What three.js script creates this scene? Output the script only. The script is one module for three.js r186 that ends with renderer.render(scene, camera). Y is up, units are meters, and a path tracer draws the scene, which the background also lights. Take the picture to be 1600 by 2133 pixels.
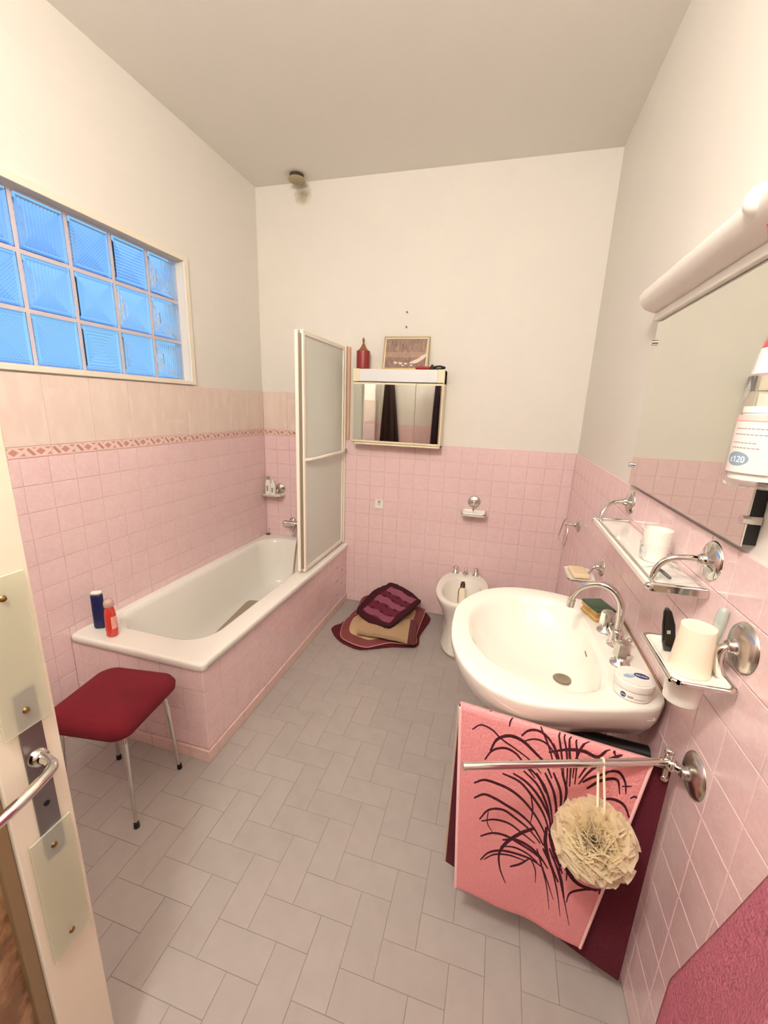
import * as THREE from 'three';
import { RoundedBoxGeometry } from 'three/addons/geometries/RoundedBoxGeometry.js';
import { mergeGeometries } from 'three/addons/utils/BufferGeometryUtils.js';

// ------------------------------------------------------------------ camera, sky, light, exposure
const scene = new THREE.Scene();
const F = 862.05;                                             // focal length in pixels of the 1600 x 2133 frame
const camera = new THREE.PerspectiveCamera(2 * Math.atan(1066.5 / F) * 180 / Math.PI, 1600 / 2133, 0.05, 60);
camera.rotation.order = 'YXZ';
camera.position.set(1.8213, 1.5664, 2.967);
camera.rotation.set(-0.2508, 0.2654, 0.0381);
camera.updateMatrixWorld();
scene.add(camera);

const renderer = new THREE.WebGLRenderer({ antialias: true });
renderer.toneMapping = THREE.LinearToneMapping;
renderer.toneMappingExposure = 1.0;
renderer.shadowMap.enabled = true;

// evening sky: pale near the horizon, blue higher up, same all round
{
  const h = 64, w = 8, d = new Float32Array(w * h * 4);
  for (let j = 0; j < h; j++) for (let i = 0; i < w; i++) {
    const e = (j + 0.5) / h * 2 - 1;                          // -1 nadir .. 1 zenith
    const k = e < 0 ? 0 : Math.min(1, e * 2.2), q = Math.pow(k, 0.7), o = (j * w + i) * 4;
    const lo = [0.42, 0.86, 1.35], hi = [0.06, 0.24, 0.85];
    for (let c = 0; c < 3; c++) d[o + c] = (lo[c] * (1 - q) + hi[c] * q) * (e < -0.05 ? 0.55 : 1);
    d[o + 3] = 1;
  }
  const t = new THREE.DataTexture(d, w, h, THREE.RGBAFormat, THREE.FloatType);
  t.mapping = THREE.EquirectangularReflectionMapping; t.magFilter = t.minFilter = THREE.LinearFilter; t.needsUpdate = true;
  scene.background = t; scene.backgroundIntensity = 1.0;
}
const LAMP_COLOR = new THREE.Color().setRGB(1.0, 0.965, 0.90), LAMP_POWER = 7.1;
const LAMP_POS = [1.40, 2.70, 3.18];

// ------------------------------------------------------------------ measures of the room (metres)
const W = 2.309, H = 3.008, ZF = 3.36, XO = 0.714, TH = 0.495, TZ = 1.703, TILE = 0.1115, TTOP = 1.31;

// a pixel of the photograph gives a direction; the plane that the thing touches gives its distance
const V = (x, y, z) => new THREE.Vector3(x, y, z);
function ray(px, py) { return V((px - 800) / F, -(py - 1066.5) / F, -1).applyEuler(camera.rotation); }
function on(px, py, axis, val) { const d = ray(px, py), t = (val - camera.position[axis]) / d[axis]; return camera.position.clone().addScaledVector(d, t); }
function onPlane(px, py, p0, n) { const d = ray(px, py), t = p0.clone().sub(camera.position).dot(n) / d.dot(n); return camera.position.clone().addScaledVector(d, t); }
function toPixel(p) { const q = p.clone().sub(camera.position).applyQuaternion(camera.quaternion.clone().invert()); return [800 + F * q.x / -q.z, 1066.5 - F * q.y / -q.z, -q.z]; }

// ------------------------------------------------------------------ helpers
let seed = 7; function rnd() { seed = (seed * 1664525 + 1013904223) >>> 0; return seed / 4294967296; }
const taken = {};
function numbered(n) { const k = taken[n] = (taken[n] ?? -1) + 1; return k ? `${n}_${String(k).padStart(3, '0')}` : n; }
function lit(o) { o.castShadow = true; o.receiveShadow = true; return o; }
function obj(name, geo, mat, parent = scene) {
  const m = lit(new THREE.Mesh(Array.isArray(geo) ? join(geo) : geo, mat));
  m.name = parent === scene ? numbered(name) : name; parent.add(m); return m;
}
function tag(o, label, category, group, kind) { o.userData.label = label; if (category) o.userData.category = category; if (group) o.userData.group = group; if (kind) o.userData.kind = kind; return o; }
function thing(name, label, category, pos = [0, 0, 0], turn = 0, group) {
  const g = new THREE.Group(); g.name = numbered(name); g.position.set(...pos); g.rotation.y = turn; scene.add(g); return tag(g, label, category, group);
}
function struct(name, geo, mat, label, category) { const m = obj(name, geo, mat); m.userData.kind = 'structure'; if (label) m.userData.label = label; m.userData.category = category || name.split('_')[0]; return m; }
function plain(g) {
  let a = g.index ? g.toNonIndexed() : g;
  for (const k of Object.keys(a.attributes)) if (!['position', 'normal', 'uv'].includes(k)) a.deleteAttribute(k);
  if (!a.attributes.normal) a.computeVertexNormals();
  if (!a.attributes.uv) a.setAttribute('uv', new THREE.BufferAttribute(new Float32Array(a.attributes.position.count * 2), 2));
  return a;
}
function join(list) { return list.length === 1 ? plain(list[0]) : mergeGeometries(list.map(plain), false); }
function tr(g, x = 0, y = 0, z = 0, rx = 0, ry = 0, rz = 0) {
  return g.applyMatrix4(new THREE.Matrix4().compose(V(x, y, z), new THREE.Quaternion().setFromEuler(new THREE.Euler(rx, ry, rz, 'YXZ')), V(1, 1, 1)));
}
function box(w, h, d, x = 0, y = 0, z = 0, r = 0) { return tr(r > 0 ? new RoundedBoxGeometry(w, h, d, 2, Math.min(r, w / 2.02, h / 2.02, d / 2.02)) : new THREE.BoxGeometry(w, h, d), x, y, z); }
function span(x0, x1, y0, y1, z0, z1, r = 0) { return box(x1 - x0, y1 - y0, z1 - z0, (x0 + x1) / 2, (y0 + y1) / 2, (z0 + z1) / 2, r); }
function cyl(r0, r1, h, x = 0, y = 0, z = 0, n = 32) { return tr(new THREE.CylinderGeometry(r1, r0, h, n), x, y, z); }
function lathe(pts, n = 40) { return new THREE.LatheGeometry(pts.map(p => new THREE.Vector2(p[0], p[1])), n); }
function tube(pts, r, n = 40, k = 12, closed = false, tension = 0.5) {
  const v = pts.map(p => p.isVector3 ? p : V(...p));
  const c = v.length === 2 ? new THREE.LineCurve3(v[0], v[1]) : new THREE.CatmullRomCurve3(v, closed, 'catmullrom', tension);
  const g = [new THREE.TubeGeometry(c, v.length === 2 ? 1 : n, r, k, closed)];
  if (!closed) for (const e of [v[0], v[v.length - 1]]) g.push(tr(new THREE.SphereGeometry(r, k, 8), e.x, e.y, e.z));
  return join(g);
}
function rod(a, b, r0, r1 = r0, n = 20) {                       // capped cylinder between two points
  const A = a.isVector3 ? a : V(...a), B = b.isVector3 ? b : V(...b), d = B.clone().sub(A), L = d.length();
  const g = new THREE.CylinderGeometry(r1, r0, L, n);
  g.applyQuaternion(new THREE.Quaternion().setFromUnitVectors(V(0, 1, 0), d.normalize()));
  const m = A.clone().add(B).multiplyScalar(0.5); return g.translate(m.x, m.y, m.z);
}
function loft(rings, capA = false, capB = false, closed = true) {
  const n = rings[0].length, P = [], I = [], U = [];
  rings.forEach((r, k) => r.forEach((p, i) => { P.push(p.x, p.y, p.z); U.push(i / n, k / (rings.length - 1)); }));
  const m = closed ? n : n - 1;
  for (let k = 0; k + 1 < rings.length; k++) for (let i = 0; i < m; i++) {
    const a = k * n + i, b = k * n + (i + 1) % n, c = a + n, d = b + n; I.push(a, b, d, a, d, c);
  }
  const cap = (k, flip) => {
    const c = rings[k].reduce((s, p) => s.add(p), V(0, 0, 0)).multiplyScalar(1 / n), q = P.length / 3; P.push(c.x, c.y, c.z); U.push(0.5, 0.5);
    for (let i = 0; i < n; i++) { const a = k * n + i, b = k * n + (i + 1) % n; flip ? I.push(q, b, a) : I.push(q, a, b); }
  };
  if (capA) cap(0, true); if (capB) cap(rings.length - 1, false);
  const g = new THREE.BufferGeometry(); g.setAttribute('position', new THREE.Float32BufferAttribute(P, 3)); g.setAttribute('uv', new THREE.Float32BufferAttribute(U, 2)); g.setIndex(I); g.computeVertexNormals(); return g;
}
function rrect(cx, y, cz, hx, hz, r, n = 10) {                  // rounded rectangle ring in the xz plane
  const o = []; r = Math.min(r, hx, hz);
  for (const [sx, sz, a0] of [[1, 1, 0], [-1, 1, 1], [-1, -1, 2], [1, -1, 3]])
    for (let i = 0; i <= n; i++) { const a = (a0 + i / n) * Math.PI / 2; o.push(V(cx + sx * (hx - r) + r * Math.cos(a), y, cz + sz * (hz - r) + r * Math.sin(a))); }
  return o;
}
function ell(cx, y, cz, hx, hz, n = 56, pw = 2) {
  return Array.from({ length: n }, (_, i) => { const a = i / n * 2 * Math.PI, c = Math.cos(a), s = Math.sin(a); return V(cx + hx * Math.sign(c) * Math.abs(c) ** (2 / pw), y, cz + hz * Math.sign(s) * Math.abs(s) ** (2 / pw)); });
}
function sheet(fn, nu, nv, t = 0.004) {                         // cloth of thickness t through fn(u,v); uv as given
  const P = [], N = [];
  for (let j = 0; j <= nv; j++) for (let i = 0; i <= nu; i++) P.push(fn(i / nu, j / nv));
  const at = (i, j) => P[Math.max(0, Math.min(nv, j)) * (nu + 1) + Math.max(0, Math.min(nu, i))];
  for (let j = 0; j <= nv; j++) for (let i = 0; i <= nu; i++) N.push(at(i + 1, j).clone().sub(at(i - 1, j)).cross(at(i, j + 1).clone().sub(at(i, j - 1))).normalize());
  const pos = [], uv = [], idx = [], m = (nu + 1) * (nv + 1);
  for (const s of [1, -1]) P.forEach((p, k) => { pos.push(p.x + N[k].x * s * t / 2, p.y + N[k].y * s * t / 2, p.z + N[k].z * s * t / 2); uv.push((k % (nu + 1)) / nu, 1 - Math.floor(k / (nu + 1)) / nv); });
  for (let j = 0; j < nv; j++) for (let i = 0; i < nu; i++) {
    const a = j * (nu + 1) + i, b = a + 1, c = a + nu + 1, d = c + 1;
    idx.push(a, b, d, a, d, c, a + m, d + m, b + m, a + m, c + m, d + m);
  }
  const edge = (a, b) => idx.push(a, a + m, b + m, a, b + m, b);
  for (let i = 0; i < nu; i++) { edge(i, i + 1); edge(nv * (nu + 1) + i + 1, nv * (nu + 1) + i); }
  for (let j = 0; j < nv; j++) { edge((j + 1) * (nu + 1), j * (nu + 1)); edge(j * (nu + 1) + nu, (j + 1) * (nu + 1) + nu); }
  const g = new THREE.BufferGeometry(); g.setAttribute('position', new THREE.Float32BufferAttribute(pos, 3)); g.setAttribute('uv', new THREE.Float32BufferAttribute(uv, 2)); g.setIndex(idx); g.computeVertexNormals(); return g;
}
// tileable value noise
function hash(x, y, s) { let h = (x * 374761393 + y * 668265263 + s * 1442695041) | 0; h = Math.imul(h ^ (h >>> 13), 1274126177); return ((h ^ (h >>> 16)) >>> 0) / 4294967296; }
function noise(x, y, per, s = 0) {
  const xi = Math.floor(x), yi = Math.floor(y), fx = x - xi, fy = y - yi, u = fx * fx * (3 - 2 * fx), v = fy * fy * (3 - 2 * fy), w = a => ((a % per) + per) % per;
  const a = hash(w(xi), w(yi), s), b = hash(w(xi + 1), w(yi), s), c = hash(w(xi), w(yi + 1), s), d = hash(w(xi + 1), w(yi + 1), s);
  return (a + (b - a) * u) * (1 - v) + (c + (d - c) * u) * v;
}
function fbm(x, y, per, s, oct = 4) { let a = 0, k = 0.5, f = 1, t = 0; for (let i = 0; i < oct; i++) { a += k * noise(x * f, y * f, per * f, s + i); t += k; k *= 0.55; f *= 2; } return a / t; }
function tex(n, fn, srgb = true, rep = [1, 1]) {
  const d = new Uint8Array(n * n * 4);
  for (let j = 0; j < n; j++) for (let i = 0; i < n; i++) { const c = fn(i / n, j / n), o = (j * n + i) * 4; for (let k = 0; k < 3; k++) d[o + k] = Math.max(0, Math.min(255, Array.isArray(c) ? c[k] : c)); d[o + 3] = 255; }
  const t = new THREE.DataTexture(d, n, n); t.wrapS = t.wrapT = THREE.RepeatWrapping; t.magFilter = THREE.LinearFilter; t.minFilter = THREE.LinearMipmapLinearFilter; t.generateMipmaps = true; t.repeat.set(...rep);
  if (srgb) t.colorSpace = THREE.SRGBColorSpace; t.needsUpdate = true; return t;
}
function canvasTex(w, h, draw) {
  const c = document.createElement('canvas'); c.width = w; c.height = h; draw(c.getContext('2d'), w, h);
  const t = new THREE.CanvasTexture(c); t.colorSpace = THREE.SRGBColorSpace; t.wrapS = t.wrapT = THREE.RepeatWrapping; t.anisotropy = 8; return t;
}
const std = (o) => new THREE.MeshStandardMaterial(o), phys = (o) => new THREE.MeshPhysicalMaterial(o);
const mix = (a, b, t) => a.map((x, i) => x + (b[i] - x) * t);

// ------------------------------------------------------------------ materials
const grain = tex(256, (u, v) => 255 * fbm(u * 32, v * 32, 32, 3, 3), false);
const wallMap = tex(256, (u, v) => mix([232, 226, 217], [236, 230, 221], fbm(u * 5, v * 5, 5, 11, 4)));
const rep = (t, x, y) => { const c = t.clone(); c.repeat.set(x, y); c.needsUpdate = true; return c; };
const M = {
  paint: std({ map: wallMap, roughness: 0.72, bumpMap: rep(grain, 3, 3), bumpScale: 0.0008 }),
  ceiling: std({ color: '#efeae2', roughness: 0.9, bumpMap: rep(grain, 3, 3), bumpScale: 0.0008 }),
  grout: std({ color: '#e8c9c4', roughness: 0.85 }),
  ceramic: phys({ color: '#f6f1e6', roughness: 0.16, clearcoat: 0.6, clearcoatRoughness: 0.08 }),
  enamel: phys({ color: '#f8f4ec', roughness: 0.2, clearcoat: 0.5, clearcoatRoughness: 0.1 }),
  chrome: std({ color: '#d9d5cf', metalness: 1, roughness: 0.09 }),
  chromeSatin: std({ color: '#c9c5be', metalness: 1, roughness: 0.24 }),
  mirror: std({ color: '#e9ebe4', metalness: 1, roughness: 0.02 }),
  cream: std({ color: '#f1e3c2', roughness: 0.45 }),
  creamDoor: std({ color: '#f0e4d0', roughness: 0.4 }),
  whitePlastic: std({ color: '#f5efe6', roughness: 0.4 }),
  screenFrame: std({ color: '#f7eedf', roughness: 0.35 }),
  black: std({ color: '#0c0a0b', roughness: 0.45 }),
  brass: std({ color: '#8d6a3f', metalness: 0.9, roughness: 0.38 }),
  rust: std({ color: '#7a4a2c', roughness: 0.8 }),
};
const pinkMap = tex(512, (u, v) => {                              // glazed pink with pale cloudy veins, 0.5 m across
  const wx = fbm(u * 8, v * 8, 8, 21, 3) * 2.2, n = fbm(u * 24 + wx, v * 24 + wx, 24, 31, 4), r = Math.abs(n - 0.5) * 2, f = fbm(u * 10, v * 10, 10, 41, 3);
  return mix(mix([238, 203, 204], [243, 211, 211], f), [247, 223, 221], Math.max(0, 0.5 - r * 2.6));
});
const tileBump = tex(256, (u, v) => 255 * fbm(u * 12, v * 12, 12, 51, 3), false);
const tileRep = t => { const c = t.clone(); c.repeat.set(2, 2); c.needsUpdate = true; return c; };
M.tile = phys({ map: tileRep(pinkMap), roughness: 0.2, bumpMap: tileRep(tileBump), bumpScale: 0.0009, clearcoat: 0.4, clearcoatRoughness: 0.1 });
const beigeMap = tex(512, (u, v) => { const n = fbm(u * 14, v * 5, 70, 61, 4); return mix([234, 212, 200], [239, 220, 208], Math.max(0, Math.min(1, (n - 0.35) * 3))); });
M.beigeTile = phys({ map: tileRep(beigeMap), roughness: 0.25, bumpMap: tileRep(tileBump), bumpScale: 0.0007 });
const floorMap = tex(512, (u, v) => mix([167, 158, 152], [176, 167, 161], fbm(u * 10, v * 10, 10, 71, 5)));
const floorMats = [0, 1, 2].map(k => std({ map: tileRep(floorMap), color: new THREE.Color().setScalar([1, 0.965, 1.0][k]), roughness: 0.5, bumpMap: tileRep(tileBump), bumpScale: 0.0005 }));
M.floorGrout = std({ color: '#8f857d', roughness: 0.9 });
const borderMap = canvasTex(512, 112, (c, w, h) => {              // printed listel: bars and lozenges
  c.fillStyle = '#eed0c8'; c.fillRect(0, 0, w, h);
  const poly = (p, f) => { c.fillStyle = f; c.beginPath(); p.forEach(([x, y], i) => i ? c.lineTo(x, y) : c.moveTo(x, y)); c.closePath(); c.fill(); };
  c.scale(2, 1);
  for (let k = 0; k < 2; k++) {
    const x = k * 128 + 4;
    poly([[x, 30], [x + 12, 12], [x + 44, 84], [x + 28, 92]], '#c38c80');
    poly([[x + 44, 50], [x + 68, 18], [x + 92, 52], [x + 68, 88]], '#cb9488');
    poly([[x + 96, 88], [x + 116, 60], [x + 122, 92]], '#c9988c');
    poly([[x + 88, 14], [x + 122, 14], [x + 106, 36]], '#c58f83');
    poly([[x + 26, 10], [x + 52, 10], [x + 40, 30]], '#d8ada0');
  }
  c.fillStyle = '#e6bfb6'; c.fillRect(0, 98, w, 14);
});
M.border = phys({ map: borderMap, roughness: 0.3 });
M.borderEdge = phys({ color: '#dba99b', roughness: 0.3 });

// ------------------------------------------------------------------ tiles: chamfered slabs, one mesh each, shared geometries
const tileCache = {};
function tileGeo(w, h, t, ch, gap, variant, fit) {
  const key = [w.toFixed(4), h.toFixed(4), t, ch, gap, variant, fit ? 1 : 0].join();
  if (tileCache[key]) return tileCache[key];
  const a = w / 2 - gap / 2, b = h / 2 - gap / 2, P = [], U = [], ox = (variant * 0.137) % 0.5, oy = (variant * 0.213) % 0.5;
  const ring = (x, y, z) => [[-x, -y, z], [x, -y, z], [x, y, z], [-x, y, z]], R = [ring(a, b, 0), ring(a, b, t - ch), ring(a - ch, b - ch, t)];
  const put = p => { P.push(...p); U.push(fit ? p[0] / w + 0.5 : p[0] + ox + 0.2, fit ? p[1] / h + 0.5 : p[1] + oy + 0.2); };
  const quad = (p, q, r, s) => [p, q, r, p, r, s].forEach(put);
  quad(...R[2]);
  for (let k = 0; k < 2; k++) for (let i = 0; i < 4; i++) { const j = (i + 1) % 4; quad(R[k][i], R[k][j], R[k + 1][j], R[k + 1][i]); }
  const g = new THREE.BufferGeometry(); g.setAttribute('position', new THREE.Float32BufferAttribute(P, 3)); g.setAttribute('uv', new THREE.Float32BufferAttribute(U, 2)); g.computeVertexNormals();
  return tileCache[key] = g;
}
const FACE = { back: V(0, 0, 0), left: V(0, Math.PI / 2, 0), right: V(0, -Math.PI / 2, 0), front: V(0, Math.PI, 0), floor: V(-Math.PI / 2, 0, 0) };
// cells: [a0,a1,b0,b1] along the wall and up it; place(a,b) gives the position of a tile's base centre
function layTiles(parent, name, cells, face, place, { t = 0.006, ch = 0.001, gap = 0.0018, mats, fit = false, limit = 300 }) {
  const list = cells.map(([a0, a1, b0, b1], i) => {
    const p = place((a0 + a1) / 2, (b0 + b1) / 2), q = toPixel(p), inside = q[2] > 0.05 && q[0] > -60 && q[0] < 1660 && q[1] > -60 && q[1] < 2193;
    return { p, w: a1 - a0, h: b1 - b0, i, size: inside ? (a1 - a0) * (b1 - b0) / (q[2] * q[2]) : 0 };
  }).sort((x, y) => y.size - x.size || x.i - y.i);
  const rest = [];
  list.forEach((c, k) => {
    const g = tileGeo(c.w, c.h, t, ch, gap, (c.i * 7) % 6, fit), mat = mats[(c.i * 5) % mats.length];
    if (k < limit && c.size > 0) { const m = obj(name, g, mat, parent); m.position.copy(c.p); m.rotation.set(face.x, face.y, face.z); }
    else rest.push(tr(g.clone(), c.p.x, c.p.y, c.p.z, face.x, face.y, face.z));
  });
  if (rest.length) { const m = obj(name + '_field', rest, mats[0], parent); m.userData.kind = 'stuff'; }
}
function steps(a, b, pitch, start = a) { const o = [a]; for (let x = start; x < b - 0.012; x += pitch) if (x > a + 0.012) o.push(x); o.push(b); return o; }
function cellGrid(as, bs) { const o = []; for (let i = 0; i + 1 < as.length; i++) for (let j = 0; j + 1 < bs.length; j++) o.push([as[i], as[i + 1], bs[j], bs[j + 1]]); return o; }
const rowsFrom = (top, bottom) => { const o = [top]; for (let y = top - TILE; y > bottom + 0.012; y -= TILE) o.push(y); o.push(bottom); return o.reverse(); };

// ------------------------------------------------------------------ the setting
const T = 0.007;                                                  // tiles stand this far in front of the plaster
// floor
const floor = struct('floor', span(-0.2, W + 0.2, -0.12, -0.0012, -0.2, 4.7), M.floorGrout, 'grey floor tiles laid in a straight herringbone', 'floor');
{
  const u = 0.1006, x0 = 1.127, z0 = 2.09, cells = [], clip = (a, lo, hi) => Math.max(lo, Math.min(hi, a));
  for (let j = -24; j < 13; j++) for (let i = -13; i < 14; i++) {
    const m = ((i + j + 3) % 4 + 4) % 4;
    if (m === 1 || m === 3) continue;
    let ax = x0 + i * u, bx = ax + (m === 0 ? 2 : 1) * u, az = z0 + j * u, bz = az + (m === 0 ? 1 : 2) * u;
    ax = clip(ax, 0, W); bx = clip(bx, 0, W); az = clip(az, 0, ZF); bz = clip(bz, 0, ZF);
    if (bx - ax < 0.01 || bz - az < 0.01 || (bx < XO && bz < TZ)) continue;
    cells.push([ax, bx, az, bz]);
  }
  layTiles(floor, 'floor_tile', cells, FACE.floor, (a, b) => V(a, -0.004, b), { t: 0.004, ch: 0.0007, gap: 0.0014, mats: floorMats });
}
const ceiling = struct('ceiling', span(-0.2, W + 0.2, H, H + 0.15, -0.2, ZF + 0.15), M.ceiling, 'plain off white ceiling', 'ceiling');
// back wall, with the dark smudge that the extractor left under the ceiling
const smudgeMap = canvasTex(1024, 1024, (c, w, h) => {
  for (let j = 0; j < 256; j++) for (let i = 0; i < 256; i++) { const k = fbm(i / 256 * 6, j / 256 * 6, 6, 11, 4), q = mix([232, 226, 217], [236, 230, 221], k); c.fillStyle = `rgb(${q.map(Math.round).join()})`; c.fillRect(i * 4, j * 4, 4, 4); }
  const X = x => (x + 0.2) / (W + 0.4) * w, Y = y => (H + 0.15 - y) / (H + 0.3) * h;
  for (let k = 0; k < 420; k++) { const a = rnd() * 6.28, r = 0.07 * Math.sqrt(rnd()), x = 0.355 + r * Math.cos(a) * 0.9, y = 2.935 + r * Math.sin(a) * 0.9; c.fillStyle = `rgba(120,92,62,${0.035 * (1.2 - r / 0.07)})`; c.beginPath(); c.arc(X(x), Y(y), 2 + 5 * rnd(), 0, 7); c.fill(); }
});
const wallBack = struct('wall_back', span(-0.2, W + 0.2, -0.12, H + 0.15, -0.2, -T), std({ map: smudgeMap, roughness: 0.72 }), 'cream painted back wall above pink tiles', 'wall');
obj('grout', [span(0, W, 0, TTOP, -T, -0.0022), span(0, 0.695, TTOP, 1.64, -T, -0.0022)], M.grout, wallBack);
{
  const P = (a, b) => V(a, b, -T + 0.0005), o = { mats: [M.tile], t: T };
  layTiles(wallBack, 'tile', [...cellGrid(steps(XO - 0.02, W, 0.1119, 0.785), rowsFrom(TTOP, 0)), ...cellGrid(steps(0, XO - 0.02, TILE, 0.1115), rowsFrom(TTOP, TH - 0.03))], FACE.back, P, o);
  layTiles(wallBack, 'tall_tile', cellGrid(steps(0, 0.695, 0.2065, 0.2065), [1.356, 1.64]), FACE.back, P, { ...o, mats: [M.beigeTile] });
  layTiles(wallBack, 'border_tile', cellGrid(steps(0, 0.695, 0.2065, 0.2065), [TTOP, 1.356]), FACE.back, P, { ...o, mats: [M.border], fit: true });
}
// left wall with the glass-block window
const WZ0 = 0.777, WZ1 = WZ0 + 8 * 0.2115, WY0 = 1.668, WY1 = 2.312;
const wallLeft = struct('wall_left', [span(-0.11, -T, -0.12, WY0, -0.2, ZF + 0.15), span(-0.11, -T, WY1, H + 0.15, -0.2, ZF + 0.15), span(-0.11, -T, WY0, WY1, -0.2, WZ0), span(-0.11, -T, WY0, WY1, WZ1, ZF + 0.15)], M.paint, 'cream painted left wall above pink tiles', 'wall');
obj('grout', [span(-T, -0.0022, 0, 1.64, 0, ZF)], M.grout, wallLeft);
{
  const P = (a, b) => V(-T + 0.0005, b, a), o = { mats: [M.tile], t: T };
  const yb = TTOP - 7 * TILE;
  layTiles(wallLeft, 'tile', [...cellGrid(steps(0, ZF, TILE, TILE), rowsFrom(TTOP, yb)), ...cellGrid(steps(0, TZ, TILE, TILE), [TH - 0.03, yb]), ...cellGrid(steps(TZ, ZF, TILE, 16 * TILE), rowsFrom(yb, 0))], FACE.left, P, o);
  layTiles(wallLeft, 'tall_tile', cellGrid(steps(0, ZF, 0.2065, 0.2065), [1.356, 1.64]), FACE.left, P, { ...o, mats: [M.beigeTile] });
  layTiles(wallLeft, 'border_tile', cellGrid(steps(0, ZF, 0.2065, 0.2065), [TTOP, 1.356]), FACE.left, P, { ...o, mats: [M.border], fit: true });
}
// right wall
const wallRight = struct('wall_right', span(W + T, W + 0.2, -0.12, H + 0.15, -0.2, ZF + 0.15), M.paint, 'cream painted right wall above pink tiles', 'wall');
obj('grout', span(W + 0.0022, W + T, 0, TTOP, 0, ZF), M.grout, wallRight);
layTiles(wallRight, 'tile', cellGrid(steps(0, ZF, TILE, TILE), rowsFrom(TTOP, 0)), FACE.right, (a, b) => V(W + T - 0.0005, b, a), { mats: [M.tile], t: T });
// front wall with the doorway, and the unlit hall behind it
const DX0 = 1.06, DX1 = 1.80, DH = 2.05;
const wallFront = struct('wall_front', [span(-0.2, DX0 - 0.01, -0.12, H + 0.15, ZF + T, ZF + 0.15), span(DX1, W + 0.2, -0.12, H + 0.15, ZF + T, ZF + 0.15), span(DX0 - 0.01, DX1, DH, H + 0.15, ZF + T, ZF + 0.15)], M.paint, 'cream painted front wall with the doorway', 'wall');
{
  obj('grout', [span(0, DX0 - 0.03, 0, TTOP, ZF + 0.0022, ZF + T), span(DX1 + 0.02, W, 0, TTOP, ZF + 0.0022, ZF + T)], M.grout, wallFront);
  layTiles(wallFront, 'tile', [...cellGrid(steps(0, DX0 - 0.03, TILE, TILE), rowsFrom(TTOP, 0)), ...cellGrid(steps(DX1 + 0.02, W, TILE), rowsFrom(TTOP, 0))], FACE.front, (a, b) => V(a, b, ZF + T - 0.0005), { mats: [M.tile], t: T });
}
const hallMat = std({ color: '#5a463c', roughness: 0.9 });
struct('wall_hall', [span(-0.2, 0, -0.12, 2.6, ZF + 0.15, 4.7), span(W, W + 0.2, -0.12, 2.6, ZF + 0.15, 4.7), span(-0.2, W + 0.2, -0.12, 2.6, 4.7, 4.85), span(-0.2, W + 0.2, 2.6, 2.75, ZF + 0.15, 4.85)], hallMat, 'dark walls of the hall beyond the doorway', 'wall');

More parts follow.
